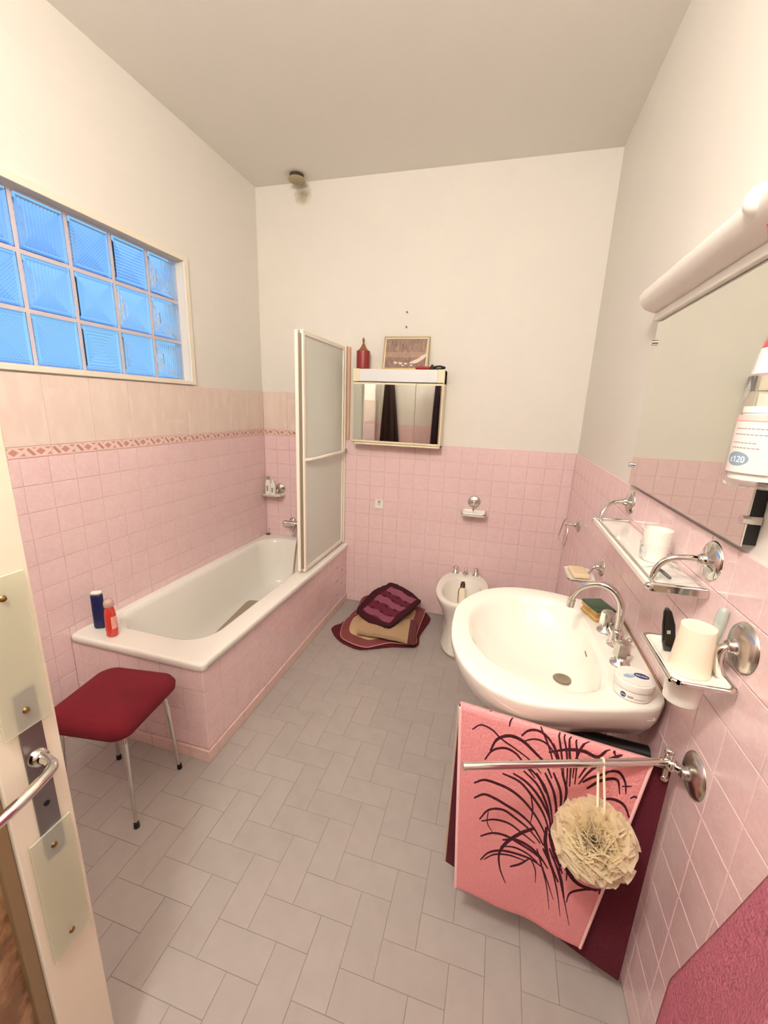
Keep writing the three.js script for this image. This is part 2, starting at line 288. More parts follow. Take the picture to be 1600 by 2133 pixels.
// the window: three rows of pressed glass blocks in mortar
const windowGroup = new THREE.Group(); windowGroup.name = 'window_1'; tag(windowGroup, 'window of three rows of blue glass blocks', 'window', null, 'structure'); scene.add(windowGroup);
{
  const mortar = std({ color: '#cfc4cc', roughness: 0.8 }), pz = 0.2115, ph = (WY1 - WY0) / 3, g = 0.016, x0 = -0.13, x1 = -0.05, m = [];
  for (let i = 0; i <= 8; i++) m.push(span(x1 - 0.010, x1 - 0.0005, WY0, WY1, Math.max(WZ0, WZ0 + i * pz - g / 2), Math.min(WZ1, WZ0 + i * pz + g / 2)));
  for (let j = 0; j <= 3; j++) m.push(span(x1 - 0.0096, x1 - 0.0009, Math.max(WY0, WY0 + j * ph - g / 2), Math.min(WY1, WY0 + j * ph + g / 2), WZ0, WZ1));
  obj('mortar', m, mortar, windowGroup);
  const glass = phys({ color: '#eef8ff', roughness: 0.04, transmission: 1, thickness: 0.02, ior: 1.38 });
  const bw = pz - g - 0.001, bh = ph - g - 0.001;
  // one pressed half: raised rounded border, dished field with lenses or ribs; solid glass 16 to 22 mm thick
  const block = kind => {
    const N = 96, P = [], I = [], hf = (y, z) => {
      const ey = bh / 2 - Math.abs(y), ez = bw / 2 - Math.abs(z), e = Math.min(ey, ez);
      let h = e < 0.010 ? 0.0025 * Math.sin(Math.PI / 2 * e / 0.010) : e < 0.017 ? 0.0025 - 0.0035 * (0.5 - 0.5 * Math.cos(Math.PI * (e - 0.010) / 0.007)) : -0.001;
      if (e > 0.017) {
        const q = 2 * Math.PI / 0.0142;
        if (kind === 0) h += 0.0015 * (Math.cos(y * q) * Math.cos(z * q));
        if (kind === 1) h += 0.0017 * Math.cos(z * q);
        if (kind === 2) h += 0.0008 * Math.cos(y * q);
      }
      return h;
    };
    const L = N;
    for (let j = 0; j <= L; j++) for (let i = 0; i <= L; i++) { const y = (j / L - 0.5) * bh, z = (i / L - 0.5) * bw; P.push(hf(y, z), y, z); }
    const b = P.length / 3;
    for (let j = 0; j < L; j++) for (let i = 0; i < L; i++) { const a = j * (L + 1) + i; I.push(a, a + 1 + L + 1, a + 1, a, a + L + 1, a + L + 2); }
    const ringIdx = []; for (let i = 0; i < L; i++) ringIdx.push(i); for (let j = 0; j < L; j++) ringIdx.push(j * (L + 1) + L); for (let i = L; i > 0; i--) ringIdx.push(L * (L + 1) + i); for (let j = L; j > 0; j--) ringIdx.push(j * (L + 1));
    ringIdx.forEach(k => P.push(-0.02, P[k * 3 + 1], P[k * 3 + 2]));
    const n = ringIdx.length; for (let k = 0; k < n; k++) { const a = ringIdx[k], c = ringIdx[(k + 1) % n], d = b + k, e = b + (k + 1) % n; I.push(a, c, e, a, e, d); }
    const ce = P.length / 3; P.push(-0.02, 0, 0); for (let k = 0; k < n; k++) I.push(ce, b + k, b + (k + 1) % n);
    const G = new THREE.BufferGeometry(); G.setAttribute('position', new THREE.Float32BufferAttribute(P, 3)); G.setIndex(I); G.computeVertexNormals(); return G;
  };
  const kinds = [0, 1, 2, 3].map(block), layout = [[1, 0, 2, 0, 0, 0, 1, 0], [1, 1, 3, 1, 0, 1, 0, 1], [1, 2, 0, 1, 1, 0, 1, 0]];   // rows from below, columns from the far end
  for (let j = 0; j < 3; j++) for (let i = 0; i < 8; i++) { const o = obj('glass_block', kinds[layout[j][i]], glass, windowGroup); o.position.set(x1, WY0 + (j + 0.5) * ph, WZ0 + (i + 0.5) * pz); }
  // plaster surround and the sill board
  const tm = std({ color: '#efe4d2', roughness: 0.6 });
  struct('trim_1', [span(-T, 0.006, WY0 - 0.022, WY1 + 0.03, WZ0 - 0.035, WZ0, 0.003), span(-T, 0.006, WY1, WY1 + 0.03, WZ0, WZ1, 0.003), span(-T, 0.010, WY0 - 0.022, WY0, WZ0, WZ1, 0.003)], tm, 'thin plaster surround of the glass block window', 'trim');
}

// ------------------------------------------------------------------ lamp (above the doorway, behind the camera)
{
  const l = thing('ceiling_lamp', 'round opal glass lamp hanging from the ceiling near the doorway', 'lamp', LAMP_POS);
  obj('stem', [cyl(0.008, 0.008, H - LAMP_POS[1] - 0.08, 0, (H - LAMP_POS[1] + 0.08) / 2, 0), cyl(0.05, 0.05, 0.03, 0, H - LAMP_POS[1] - 0.015, 0)], M.chromeSatin, l);
  obj('globe', new THREE.SphereGeometry(0.09, 32, 20), std({ color: '#fff4e0', emissive: LAMP_COLOR, emissiveIntensity: 4 }), l);
  const p = new THREE.PointLight(LAMP_COLOR, LAMP_POWER); p.castShadow = true; p.shadow.radius = 4.5; p.name = 'lamp_light'; l.add(p);
}

// ------------------------------------------------------------------ bath
const bath = thing('bathtub', 'built in white bathtub with pink tiled apron', 'bathtub');
{
  const cx = XO / 2 + 0.004, cz = TZ / 2 + 0.003, hx = XO / 2 + 0.008, hz = TZ / 2 + 0.006;
  const ix = 0.334, iz = 0.835, jx = 0.276, jz = 0.735;
  const R = [
    rrect(cx, TH - 0.036, cz, hx - 0.012, hz - 0.012, 0.02), rrect(cx, TH - 0.034, cz, hx, hz, 0.03), rrect(cx, TH - 0.012, cz, hx, hz, 0.03), rrect(cx, TH - 0.003, cz, hx - 0.004, hz - 0.004, 0.03), rrect(cx, TH, cz, hx - 0.014, hz - 0.014, 0.03),
    rrect(ix, TH - 0.003, iz, jx + 0.012, jz + 0.012, 0.15), rrect(ix, TH - 0.008, iz, jx, jz, 0.15), rrect(ix, TH - 0.03, iz - 0.004, jx - 0.012, jz - 0.016, 0.15), rrect(ix, TH - 0.12, iz - 0.022, jx - 0.024, jz - 0.05, 0.15),
    rrect(ix, TH - 0.24, iz - 0.05, jx - 0.045, jz - 0.1, 0.14), rrect(ix, TH - 0.33, iz - 0.075, jx - 0.07, jz - 0.145, 0.13), rrect(ix, TH - 0.365, iz - 0.09, jx - 0.1, jz - 0.19, 0.11), rrect(ix, TH - 0.375, iz - 0.1, jx - 0.14, jz - 0.26, 0.08), rrect(ix, TH - 0.378, iz - 0.12, 0.05, 0.25, 0.05)];
  obj('tub', loft(R, false, true), M.enamel, bath);
  obj('overflow', tr(lathe([[0.0001, 0.012], [0.02, 0.011], [0.03, 0.006], [0.034, 0]], 32), 0.37, TH - 0.11, 0.108, Math.PI / 2 - 0.12), M.chromeSatin, bath);
  const apron = obj('apron', [span(0, XO - 0.0075, 0, TH - 0.03, TZ - 0.035, TZ - 0.0075), span(XO - 0.035, XO - 0.0075, 0, TH - 0.03, 0.0, TZ - 0.0075)], M.grout, bath);
  const rows = [0.062, 0.062 + 0.066, 0.128 + TILE, 0.128 + 2 * TILE, TH - 0.031];
  const zs = steps(0.0, TZ, TILE, TZ - Math.floor(TZ / TILE) * TILE), xs = steps(0, XO, TILE, XO - Math.floor(XO / TILE) * TILE);
  layTiles(apron, 'tile', cellGrid(zs, rows), V(0, Math.PI / 2, 0), (a, b) => V(XO - T, b, a), { mats: [M.tile], t: T });
  layTiles(apron, 'tile', cellGrid(xs, rows), V(0, 0, 0), (a, b) => V(a, b, TZ - T), { mats: [M.tile], t: T });
  const plinthMap = tex(128, (u, v) => mix([224, 188, 180], [238, 209, 201], fbm(u * 12, v * 12, 12, 81, 4)));
  const pm = std({ map: rep(plinthMap, 4, 4), roughness: 0.5 });
  layTiles(apron, 'plinth_tile', cellGrid(steps(0, TZ + 0.009, 0.2065), [0, 0.058]), V(0, Math.PI / 2, 0), (a, b) => V(XO - T, b, a), { mats: [pm], t: 0.016 });
  layTiles(apron, 'plinth_tile', cellGrid(steps(0, XO + 0.009, 0.2065), [0, 0.058]), V(0, 0, 0), (a, b) => V(a, b, TZ - T), { mats: [pm], t: 0.016 });
  // drilled vent holes of the access tiles
  for (const [px, py] of [[702, 1183], [712.6, 1186], [702, 1211], [712, 1214], [702, 1239], [722, 1190], [722, 1216], [722, 1162]]) {
    const q = on(px, py, 'x', XO); if (q.z < 0.012) q.z = 0.012;
    obj('vent_hole', tr(cyl(0.0045, 0.0045, 0.003, 0, 0, 0, 12), XO, q.y, q.z, 0, 0, Math.PI / 2), std({ color: '#4a201c', roughness: 1 }), apron);
  }
}
{ // mat on the bottom of the tub
  const g = new THREE.Shape(); const w = 0.15, l = 0.3, r = 0.04; g.moveTo(-w + r, -l); g.lineTo(w - r, -l); g.quadraticCurveTo(w, -l, w, -l + r); g.lineTo(w, l - r); g.quadraticCurveTo(w, l, w - r, l); g.lineTo(-w + r, l); g.quadraticCurveTo(-w, l, -w, l - r); g.lineTo(-w, -l + r); g.quadraticCurveTo(-w, -l, -w + r, -l);
  const m = obj('bath_mat', tr(new THREE.ExtrudeGeometry(g, { depth: 0.006, bevelEnabled: true, bevelSize: 0.003, bevelThickness: 0.002, bevelSegments: 2 }), 0.335, 0.1315, 0.80, -Math.PI / 2, 0.14), std({ color: '#a99a88', roughness: 0.8 }));
  tag(m, 'grey beige rubber mat lying on the bottom of the bathtub', 'mat');
}
{ // stained plug in the far corner of the rim
  const t = thing('bath_plug', 'small brown stained plug standing on the bathtub rim corner', 'plug', [0.035, TH + 0.0005, 0.045]);
  obj('disc', lathe([[0.0001, 0], [0.019, 0], [0.021, 0.004], [0.016, 0.008], [0.0001, 0.009]], 24), std({ color: '#8a5a36', roughness: 0.5, metalness: 0.4 }), t);
  obj('chain', tube([[0, 0.008, 0], [0.002, 0.03, -0.01], [-0.004, 0.05, -0.03]], 0.0022, 12, 8), M.chromeSatin, t);
}

// ------------------------------------------------------------------ folding shower screen
{
  const t = thing('shower_screen', 'white framed folding shower screen standing on the bathtub rim', 'shower screen', [0, TH, 0]);
  const y0 = 0.012, y1 = 1.47, fr = 0.026, gl = phys({ color: '#fafbf2', roughness: 0.6, transmission: 0.3, thickness: 0, specularIntensity: 0.6 });
  const panel = (x, z0, z1, rail) => {
    const f = obj('frame', [span(x - 0.011, x + 0.011, y0, y1, z0, z0 + fr, 0.004), span(x - 0.011, x + 0.011, y0, y1, z1 - fr, z1, 0.004), span(x - 0.01, x + 0.01, y0, y0 + fr, z0 + fr, z1 - fr, 0.003), span(x - 0.01, x + 0.01, y1 - fr, y1, z0 + fr, z1 - fr, 0.003)], M.screenFrame, t);
    obj('pane', span(x - 0.002, x + 0.002, y0 + fr - 0.004, y1 - fr + 0.004, z0 + fr - 0.004, z1 - fr + 0.004), gl, t);
    if (rail) obj('rail', tube([[x + 0.008, 0.735, z0 + 0.02], [x + 0.026, 0.735, z0 + 0.06], [x + 0.03, 0.735, (z0 + z1) / 2], [x + 0.026, 0.735, z1 - 0.06], [x + 0.008, 0.735, z1 - 0.02]], 0.011, 40, 12), M.screenFrame, f);
    return f;
  };
  panel(0.682, 0.03, 0.69, true); panel(0.652, 0.035, 0.70, false);
  obj('wall_profile', span(0.667, 0.70, 0.004, 1.475, 0.001, 0.03, 0.003), M.screenFrame, t);
  obj('hinge_profile', span(0.652, 0.682, y0 + 0.02, y1 - 0.02, 0.686, 0.692), std({ color: '#8c7c68', roughness: 0.6 }), t);
  obj('hinge', [cyl(0.008, 0.008, 0.03, 0.708, 0.735, 0.024)], M.chromeSatin, t);
}
tag(obj('wooden_batten', span(0.7025, 0.7245, TTOP + 0.001, 1.965, 0 - T, 0.012, 0.002), std({ color: '#dcae94', roughness: 0.7 })), 'narrow orange brown wooden batten on the wall beside the shower screen', 'batten');

// ------------------------------------------------------------------ bath mixer, hose, corner shelf
const rosette = (r = 0.046) => lathe([[0.0001, 0.030], [0.010, 0.030], [0.0125, 0.026], [0.013, 0.018], [0.018, 0.0145], [r * 0.72, 0.0115], [r * 0.93, 0.006], [r, 0.001], [r, 0]], 44);
const toRoom = { right: [0, 0, Math.PI / 2], back: [Math.PI / 2, 0, 0] };
{
  const t = thing('bath_mixer', 'chrome bath mixer tap on the tiles above the bathtub', 'tap', [0.30, 0.62, 0]);
  obj('body', [tr(cyl(0.022, 0.022, 0.17, 0, 0, 0), 0, 0, 0.065, 0, 0, Math.PI / 2), rod([-0.06, 0, 0], [-0.06, 0, 0.06], 0.012), rod([0.06, 0, 0], [0.06, 0, 0.06], 0.012)], M.chrome, t);
  obj('escutcheon', [tr(rosette(0.032), -0.06, 0, 0, Math.PI / 2), tr(rosette(0.032), 0.06, 0, 0, Math.PI / 2)], M.chrome, t);
  for (const s of [-1, 1]) obj('handle', [tr(lathe([[0.0001, 0.03], [0.014, 0.028], [0.022, 0.018], [0.022, 0.004], [0.016, 0]], 10), s * 0.083, 0, 0.065, 0, 0, -s * Math.PI / 2)], M.chrome, t);
  obj('spout', tube([[0, -0.01, 0.075], [0, -0.025, 0.11], [0, -0.045, 0.135]], 0.013, 16), M.chrome, t);
}
tag(obj('shower_hose', tube([[0.335, 0.595, 0.06], [0.345, 0.56, 0.09], [0.36, 0.48, 0.17], [0.40, 0.36, 0.29], [0.445, 0.22, 0.41], [0.48, 0.137, 0.5], [0.50, 0.133, 0.62]], 0.0075, 60, 10), std({ color: '#a8987f', metalness: 0.5, roughness: 0.4 })), 'flexible grey shower hose trailing down into the bathtub', 'hose');
function soapTray(parent, w, d, mat, rim = 0.012) {              // dish lying in xz, centred, base at y = 0
  return obj('dish', loft([rrect(0, 0, 0, w / 2 - 0.012, d / 2 - 0.01, 0.014), rrect(0, 0.002, 0, w / 2 - 0.004, d / 2 - 0.003, 0.018), rrect(0, rim, 0, w / 2, d / 2, 0.02), rrect(0, rim + 0.001, 0, w / 2 - 0.004, d / 2 - 0.004, 0.018), rrect(0, 0.006, 0, w / 2 - 0.012, d / 2 - 0.012, 0.014)], true, true), mat, parent);
}
{
  const t = thing('corner_soap_shelf', 'small chrome and white shelf with bottles on the tiles over the bathtub', 'shelf', [0.105, 0.83, 0.0]);
  obj('escutcheon', tr(rosette(0.042), 0.03, 0.055, 0, Math.PI / 2), M.chrome, t);
  obj('arm', tube([[0.03, 0.055, 0.03], [0.03, 0.05, 0.05], [0.03, 0.01, 0.06]], 0.007, 16), M.chrome, t);
  const d = soapTray(t, 0.16, 0.10, M.ceramic); d.position.set(0, 0, 0.06);
  obj('rail', tube(rrect(0, 0.008, 0.06, 0.081, 0.051, 0.02, 4), 0.003, 60, 8, true), M.chrome, t);
  const bottle = (n, l, x, z, h, cap) => {
    const b = thing(n, l, 'bottle', [x, 0.8375, z]);
    obj('bottle_body', loft([rrect(0, 0, 0, 0.02, 0.012, 0.01, 5), rrect(0, 0.004, 0, 0.022, 0.014, 0.011, 5), rrect(0, h * 0.75, 0, 0.022, 0.014, 0.012, 5), rrect(0, h * 0.9, 0, 0.018, 0.012, 0.01, 5), rrect(0, h, 0, 0.011, 0.010, 0.009, 5)], true, true), M.whitePlastic, b);
    obj('cap', cyl(0.012, 0.011, 0.022, 0, h + 0.011, 0), cap, b);
    obj('print', span(-0.008, 0.008, h * 0.25, h * 0.6, 0.0142, 0.0146), std({ color: '#9aa093', roughness: 0.6 }), b);
  };
  bottle('shampoo_bottle', 'white shampoo bottle with olive green cap on the corner shelf', 0.055, 0.055, 0.125, std({ color: '#8d9470', roughness: 0.5 }));
  bottle('lotion_bottle', 'white bottle with white cap on the corner shelf over the bathtub', 0.103, 0.062, 0.105, M.whitePlastic);
  tag(obj('soap_bar', tr(new RoundedBoxGeometry(0.04, 0.014, 0.03, 3, 0.006), 0.15, 0.8445, 0.08, 0, 0.4), std({ color: '#f0dfd0', roughness: 0.5 })), 'small pale soap remnant beside the bottles on the corner shelf', 'soap');
}

// ------------------------------------------------------------------ bottles on the near end of the bathtub
{
  const b = thing('shower_gel_bottle', 'tall navy blue bottle with white top standing on the bathtub end', 'bottle', [0.075, TH, 1.612], 0.5);
  const navy = std({ color: '#1b2050', roughness: 0.35 });
  obj('bottle_body', loft([rrect(0, 0, 0, 0.022, 0.014, 0.012, 6), rrect(0, 0.006, 0, 0.026, 0.018, 0.016, 6), rrect(0, 0.03, 0, 0.026, 0.018, 0.016, 6), rrect(0, 0.16, 0, 0.025, 0.017, 0.015, 6), rrect(0, 0.172, 0, 0.023, 0.015, 0.013, 6)], true, true), navy, b);
  obj('cap', loft([rrect(0, 0.1722, 0, 0.0235, 0.0155, 0.014, 6), rrect(0, 0.182, 0, 0.022, 0.014, 0.012, 6), rrect(0, 0.184, 0, 0.016, 0.009, 0.008, 6)], true, true), M.whitePlastic, b);
  const c = thing('shampoo_flacon', 'clear bottle of red orange shampoo standing on the bathtub end', 'bottle', [0.186, TH, 1.648]);
  obj('bottle_body', lathe([[0.0001, 0], [0.020, 0], [0.024, 0.005], [0.0245, 0.05], [0.023, 0.10], [0.021, 0.125], [0.016, 0.142], [0.014, 0.146], [0.0001, 0.147]], 32), phys({ color: '#e8493a', roughness: 0.2, transmission: 0.25, thickness: 0.0, clearcoat: 0.5 }), c);
  obj('cap', lathe([[0.0155, 0.142], [0.0205, 0.146], [0.021, 0.165], [0.016, 0.177], [0.0001, 0.182]], 32), phys({ color: '#e8c9c0', roughness: 0.25, transmission: 0.4, thickness: 0 }), c);
  obj('label', tr(new THREE.CylinderGeometry(0.0247, 0.0247, 0.06, 20, 1, true, 0.9, 1.1), 0, 0.07, 0), std({ color: '#f0a79b', roughness: 0.5, side: THREE.DoubleSide }), c);
}
tag(obj('razor', tube([[0.02, TH + 0.004, 1.60], [0.045, TH + 0.006, 1.585], [0.06, TH + 0.005, 1.575]], 0.0035, 10, 8), std({ color: '#b0703a', roughness: 0.6 })), 'small brown stick lying behind the navy bottle on the bathtub end', 'stick');

// ------------------------------------------------------------------ mirror cabinet on the back wall
{
  const t = thing('mirror_cabinet', 'cream bathroom cabinet with three mirror doors and a light strip', 'cabinet', [1.108, 1.30, 0]);
  const w = 0.315, d = 0.118;
  obj('body', [span(-w, w, 0, 0.012, 0, d - 0.004, 0.002), span(-w, -w + 0.012, 0, 0.508, 0, d - 0.004, 0.002), span(w - 0.012, w, 0, 0.508, 0, d - 0.004, 0.002), span(-w, w, 0.42, 0.508, 0, d - 0.02, 0.002), span(-w + 0.01, w - 0.01, 0, 0.45, 0, 0.008)], M.cream, t);
  obj('bottom_rail', [span(-w + 0.012, w, -0.004, 0.008, d - 0.01, d + 0.012, 0.003)], M.cream, t);
  obj('light_housing', [span(-w - 0.002, -w + 0.042, 0.425, 0.51, d - 0.02, d + 0.014, 0.003), span(w - 0.042, w + 0.002, 0.425, 0.51, d - 0.02, d + 0.014, 0.003), span(-w + 0.04, w - 0.04, 0.50, 0.508, d - 0.02, d + 0.01)], M.cream, t);
  obj('light_diffuser', span(-w + 0.042, w - 0.042, 0.426, 0.503, d - 0.02, d + 0.013, 0.004), std({ color: '#e9e9ec', roughness: 0.35 }), t);
  const xs = [-w + 0.002, -0.115, 0.13, w - 0.006];
  for (let k = 0; k < 3; k++) {
    const a = xs[k] + 0.0012, b = xs[k + 1] - 0.0012;
    const dr = obj('door', span(a, b, 0.012, 0.42, d - 0.004, d + 0.008, 0.0015), M.cream, t);
    obj('mirror_pane', span(a + 0.001, b - 0.001, 0.026, 0.408, d + 0.008, d + 0.0105), M.mirror, dr);
  }
}
const CT = 1.8105;                                                // top of the cabinet
{
  const t = thing('red_canister', 'dark red canister with pointed brass lid on the mirror cabinet', 'canister', [0.842, CT, 0.07]);
  obj('canister_body', lathe([[0.0001, 0], [0.044, 0], [0.046, 0.004], [0.046, 0.116], [0.044, 0.119], [0.0001, 0.119]], 48), std({ color: '#8e2b2f', roughness: 0.38 }), t);
  const l = obj('lid', lathe([[0.044, 0.119], [0.034, 0.124], [0.022, 0.138], [0.012, 0.156], [0.008, 0.166], [0.0001, 0.168]], 40), std({ color: '#9a6a4a', metalness: 0.5, roughness: 0.45 }), t);
  obj('finial', lathe([[0.0001, 0.164], [0.005, 0.168], [0.0045, 0.174], [0.009, 0.184], [0.0075, 0.194], [0.003, 0.204], [0.0001, 0.208]], 24), M.brass, l);
}
{ // framed photograph of birds on water, leaning on the wall
  const t = thing('picture_frame', 'gilt framed sepia photograph of birds on reedy water on the cabinet', 'picture', [1.136, CT, 0.052]);
  t.rotation.set(-0.2, 0, 0);
  const w = 0.159, h = 0.222, f = 0.011;
  obj('frame', [span(-w, -w + f, 0, h, 0, 0.012, 0.002), span(w - f, w, 0, h, 0, 0.012, 0.002), span(-w + f, w - f, 0, f, 0, 0.012, 0.002), span(-w + f, w - f, h - f, h, 0, 0.012, 0.002)], std({ color: '#b9a06f', metalness: 0.5, roughness: 0.35 }), t);
  const art = canvasTex(640, 448, (c, W_, H_) => {
    for (let j = 0; j < 112; j++) for (let i = 0; i < 160; i++) { const y = j / 112, n = fbm(i / 160 * 20, y * 9, 64, 91, 4), s = y < 0.46 ? mix([120, 88, 76], [178, 150, 130], n) : y < 0.64 ? mix([152, 118, 102], [186, 156, 136], n) : mix([112, 84, 74], [164, 134, 118], n); c.fillStyle = `rgb(${s.map(Math.round).join()})`; c.fillRect(i * 4, j * 4, 4, 4); }
    for (let k = 0; k < 150; k++) { const x = rnd() * W_, y = 20 + rnd() * 90; c.strokeStyle = rnd() < 0.5 ? 'rgba(82,56,48,.5)' : 'rgba(205,180,158,.4)'; c.lineWidth = 1 + 3 * rnd(); c.beginPath(); c.moveTo(x, y); c.lineTo(x + 6 * rnd() - 3, y + 50 + 70 * rnd()); c.stroke(); }
    c.fillStyle = '#e4d2c0';
    const bird = (x, y, s) => { c.beginPath(); c.ellipse(x, y, 30 * s, 17 * s, -0.25, 0, 7); c.fill(); c.beginPath(); c.ellipse(x - 26 * s, y - 16 * s, 11 * s, 10 * s, 0, 0, 7); c.fill(); };
    bird(180, 372, 0.9); bird(255, 380, 0.9); bird(335, 385, 0.8); bird(290, 412, 0.6); bird(420, 408, 0.6);
    c.beginPath(); c.moveTo(380, 372); c.bezierCurveTo(430, 330, 520, 318, 552, 268); c.bezierCurveTo(588, 244, 620, 236, 632, 242); c.bezierCurveTo(622, 290, 590, 320, 560, 330); c.bezierCurveTo(520, 372, 450, 392, 380, 372); c.fill();
  });
  obj('print', tr(new THREE.PlaneGeometry(2 * (w - f), h - 2 * f), 0, h / 2, 0.008), phys({ map: art, roughness: 0.6, clearcoat: 0.6, clearcoatRoughness: 0.05 }), t);
  obj('liner', [span(-w + f, -w + f + 0.005, f, h - f, 0.005, 0.0105), span(w - f - 0.005, w - f, f, h - f, 0.005, 0.0105), span(-w + f, w - f, h - f - 0.005, h - f, 0.005, 0.0105)], M.whitePlastic, t);
  obj('backing', span(-w + 0.002, w - 0.002, 0.002, h - 0.002, 0.001, 0.006), M.rust, t);
}
{
  const t = thing('pruning_shears', 'small tool with red grips and black jaws lying on the cabinet', 'tool', [1.315, CT, 0.09]);
  const red = std({ color: '#a5282c', roughness: 0.4 }), dk = std({ color: '#191c1c', roughness: 0.4, metalness: 0.3 });
  obj('grip', tube([[-0.085, 0.010, 0.012], [-0.045, 0.0105, 0.016], [0.0, 0.011, 0.004]], 0.0095, 20), red, t);
  obj('grip', tube([[-0.085, 0.008, -0.022], [-0.045, 0.0085, -0.018], [0.0, 0.009, -0.004]], 0.0075, 20), red, t);
  obj('pivot', [cyl(0.014, 0.012, 0.024, 0.018, 0.012, 0), cyl(0.007, 0.007, 0.01, 0.018, 0.028, 0), tube([[0.0, 0.011, 0.004], [0.02, 0.013, 0.004], [0.03, 0.015, 0.006]], 0.008, 8)], dk, t);
  obj('jaw', tube([[0.024, 0.012, 0.002], [0.045, 0.019, 0.010], [0.075, 0.021, 0.010], [0.102, 0.014, 0.004]], 0.0065, 24), dk, t);
  obj('jaw', tube([[0.024, 0.010, -0.002], [0.045, 0.008, -0.008], [0.075, 0.008, -0.008], [0.102, 0.012, 0.0]], 0.006, 24), std({ color: '#3c3d30', roughness: 0.4, metalness: 0.4 }), t);
}
for (const [y, l] of [[2.183, 'upper bare nail in the back wall over the picture'], [2.09, 'lower nail with chipped plaster in the back wall over the picture']])
  tag(obj('wall_nail', [rod([1.125, y, -T], [1.125, y + 0.002, 0.012], 0.0022), tr(cyl(0.005, 0.005, 0.002), 1.125, y + 0.002, 0.012, Math.PI / 2)], M.rust), l, 'nail');
{ // extractor outlet, high up
  const t = thing('extractor_vent', 'round stained extractor outlet on the ceiling corner above the bathtub', 'vent', [0.362, H, 0.088]);
  obj('collar', cyl(0.045, 0.045, 0.02, 0, -0.01, 0), std({ color: '#4b3a26', roughness: 0.8 }), t);
  obj('plate', tr(lathe([[0.0001, -0.045], [0.03, -0.043], [0.052, -0.035], [0.058, -0.027], [0.052, -0.022], [0.0001, -0.02]], 40), 0, 0, 0), std({ color: '#a89878', roughness: 0.5 }), t);
}
{
  const t = thing('wall_plate', 'small white wall plate with dark markings on the pink tiles', 'wall plate', [0.976, 0.838, 0]);
  obj('plate', span(-0.034, 0.034, -0.035, 0.035, 0, 0.009, 0.003), M.whitePlastic, t);
  obj('marking', tr(new THREE.PlaneGeometry(0.034, 0.05), 0, 0.004, 0.0094), std({ roughness: 0.5, map: canvasTex(128, 192, (c) => { c.fillStyle = '#f5efe6'; c.fillRect(0, 0, 128, 192); c.fillStyle = '#5b463c'; c.fillRect(22, 12, 84, 10); c.fillRect(30, 28, 26, 34); c.fillRect(64, 28, 38, 12); c.fillRect(78, 46, 22, 16); c.lineWidth = 9; c.strokeStyle = '#5b463c'; c.beginPath(); c.ellipse(64, 96, 26, 24, 0, 0, 7); c.stroke(); c.beginPath(); c.arc(64, 96, 6, 0, 7); c.fill(); c.fillRect(54, 150, 18, 14); }) }), t);
}
{
  const t = thing('soap_holder', 'chrome soap holder with white dish on the tiles over the bidet', 'soap holder', [1.682, 0.925, 0]);
  obj('escutcheon', tr(rosette(0.045), 0, 0, 0, Math.PI / 2), M.chrome, t);
  obj('arm', tube([[0, 0, 0.03], [0, -0.004, 0.055], [0, -0.05, 0.065]], 0.0075, 20), M.chrome, t);
  const d = soapTray(t, 0.165, 0.10, M.ceramic, 0.03); d.position.set(0.005, -0.085, 0.068);
  obj('dish_frame', tube(rrect(0.005, -0.062, 0.068, 0.086, 0.052, 0.02, 4), 0.0032, 60, 8, true), M.chrome, t);
}

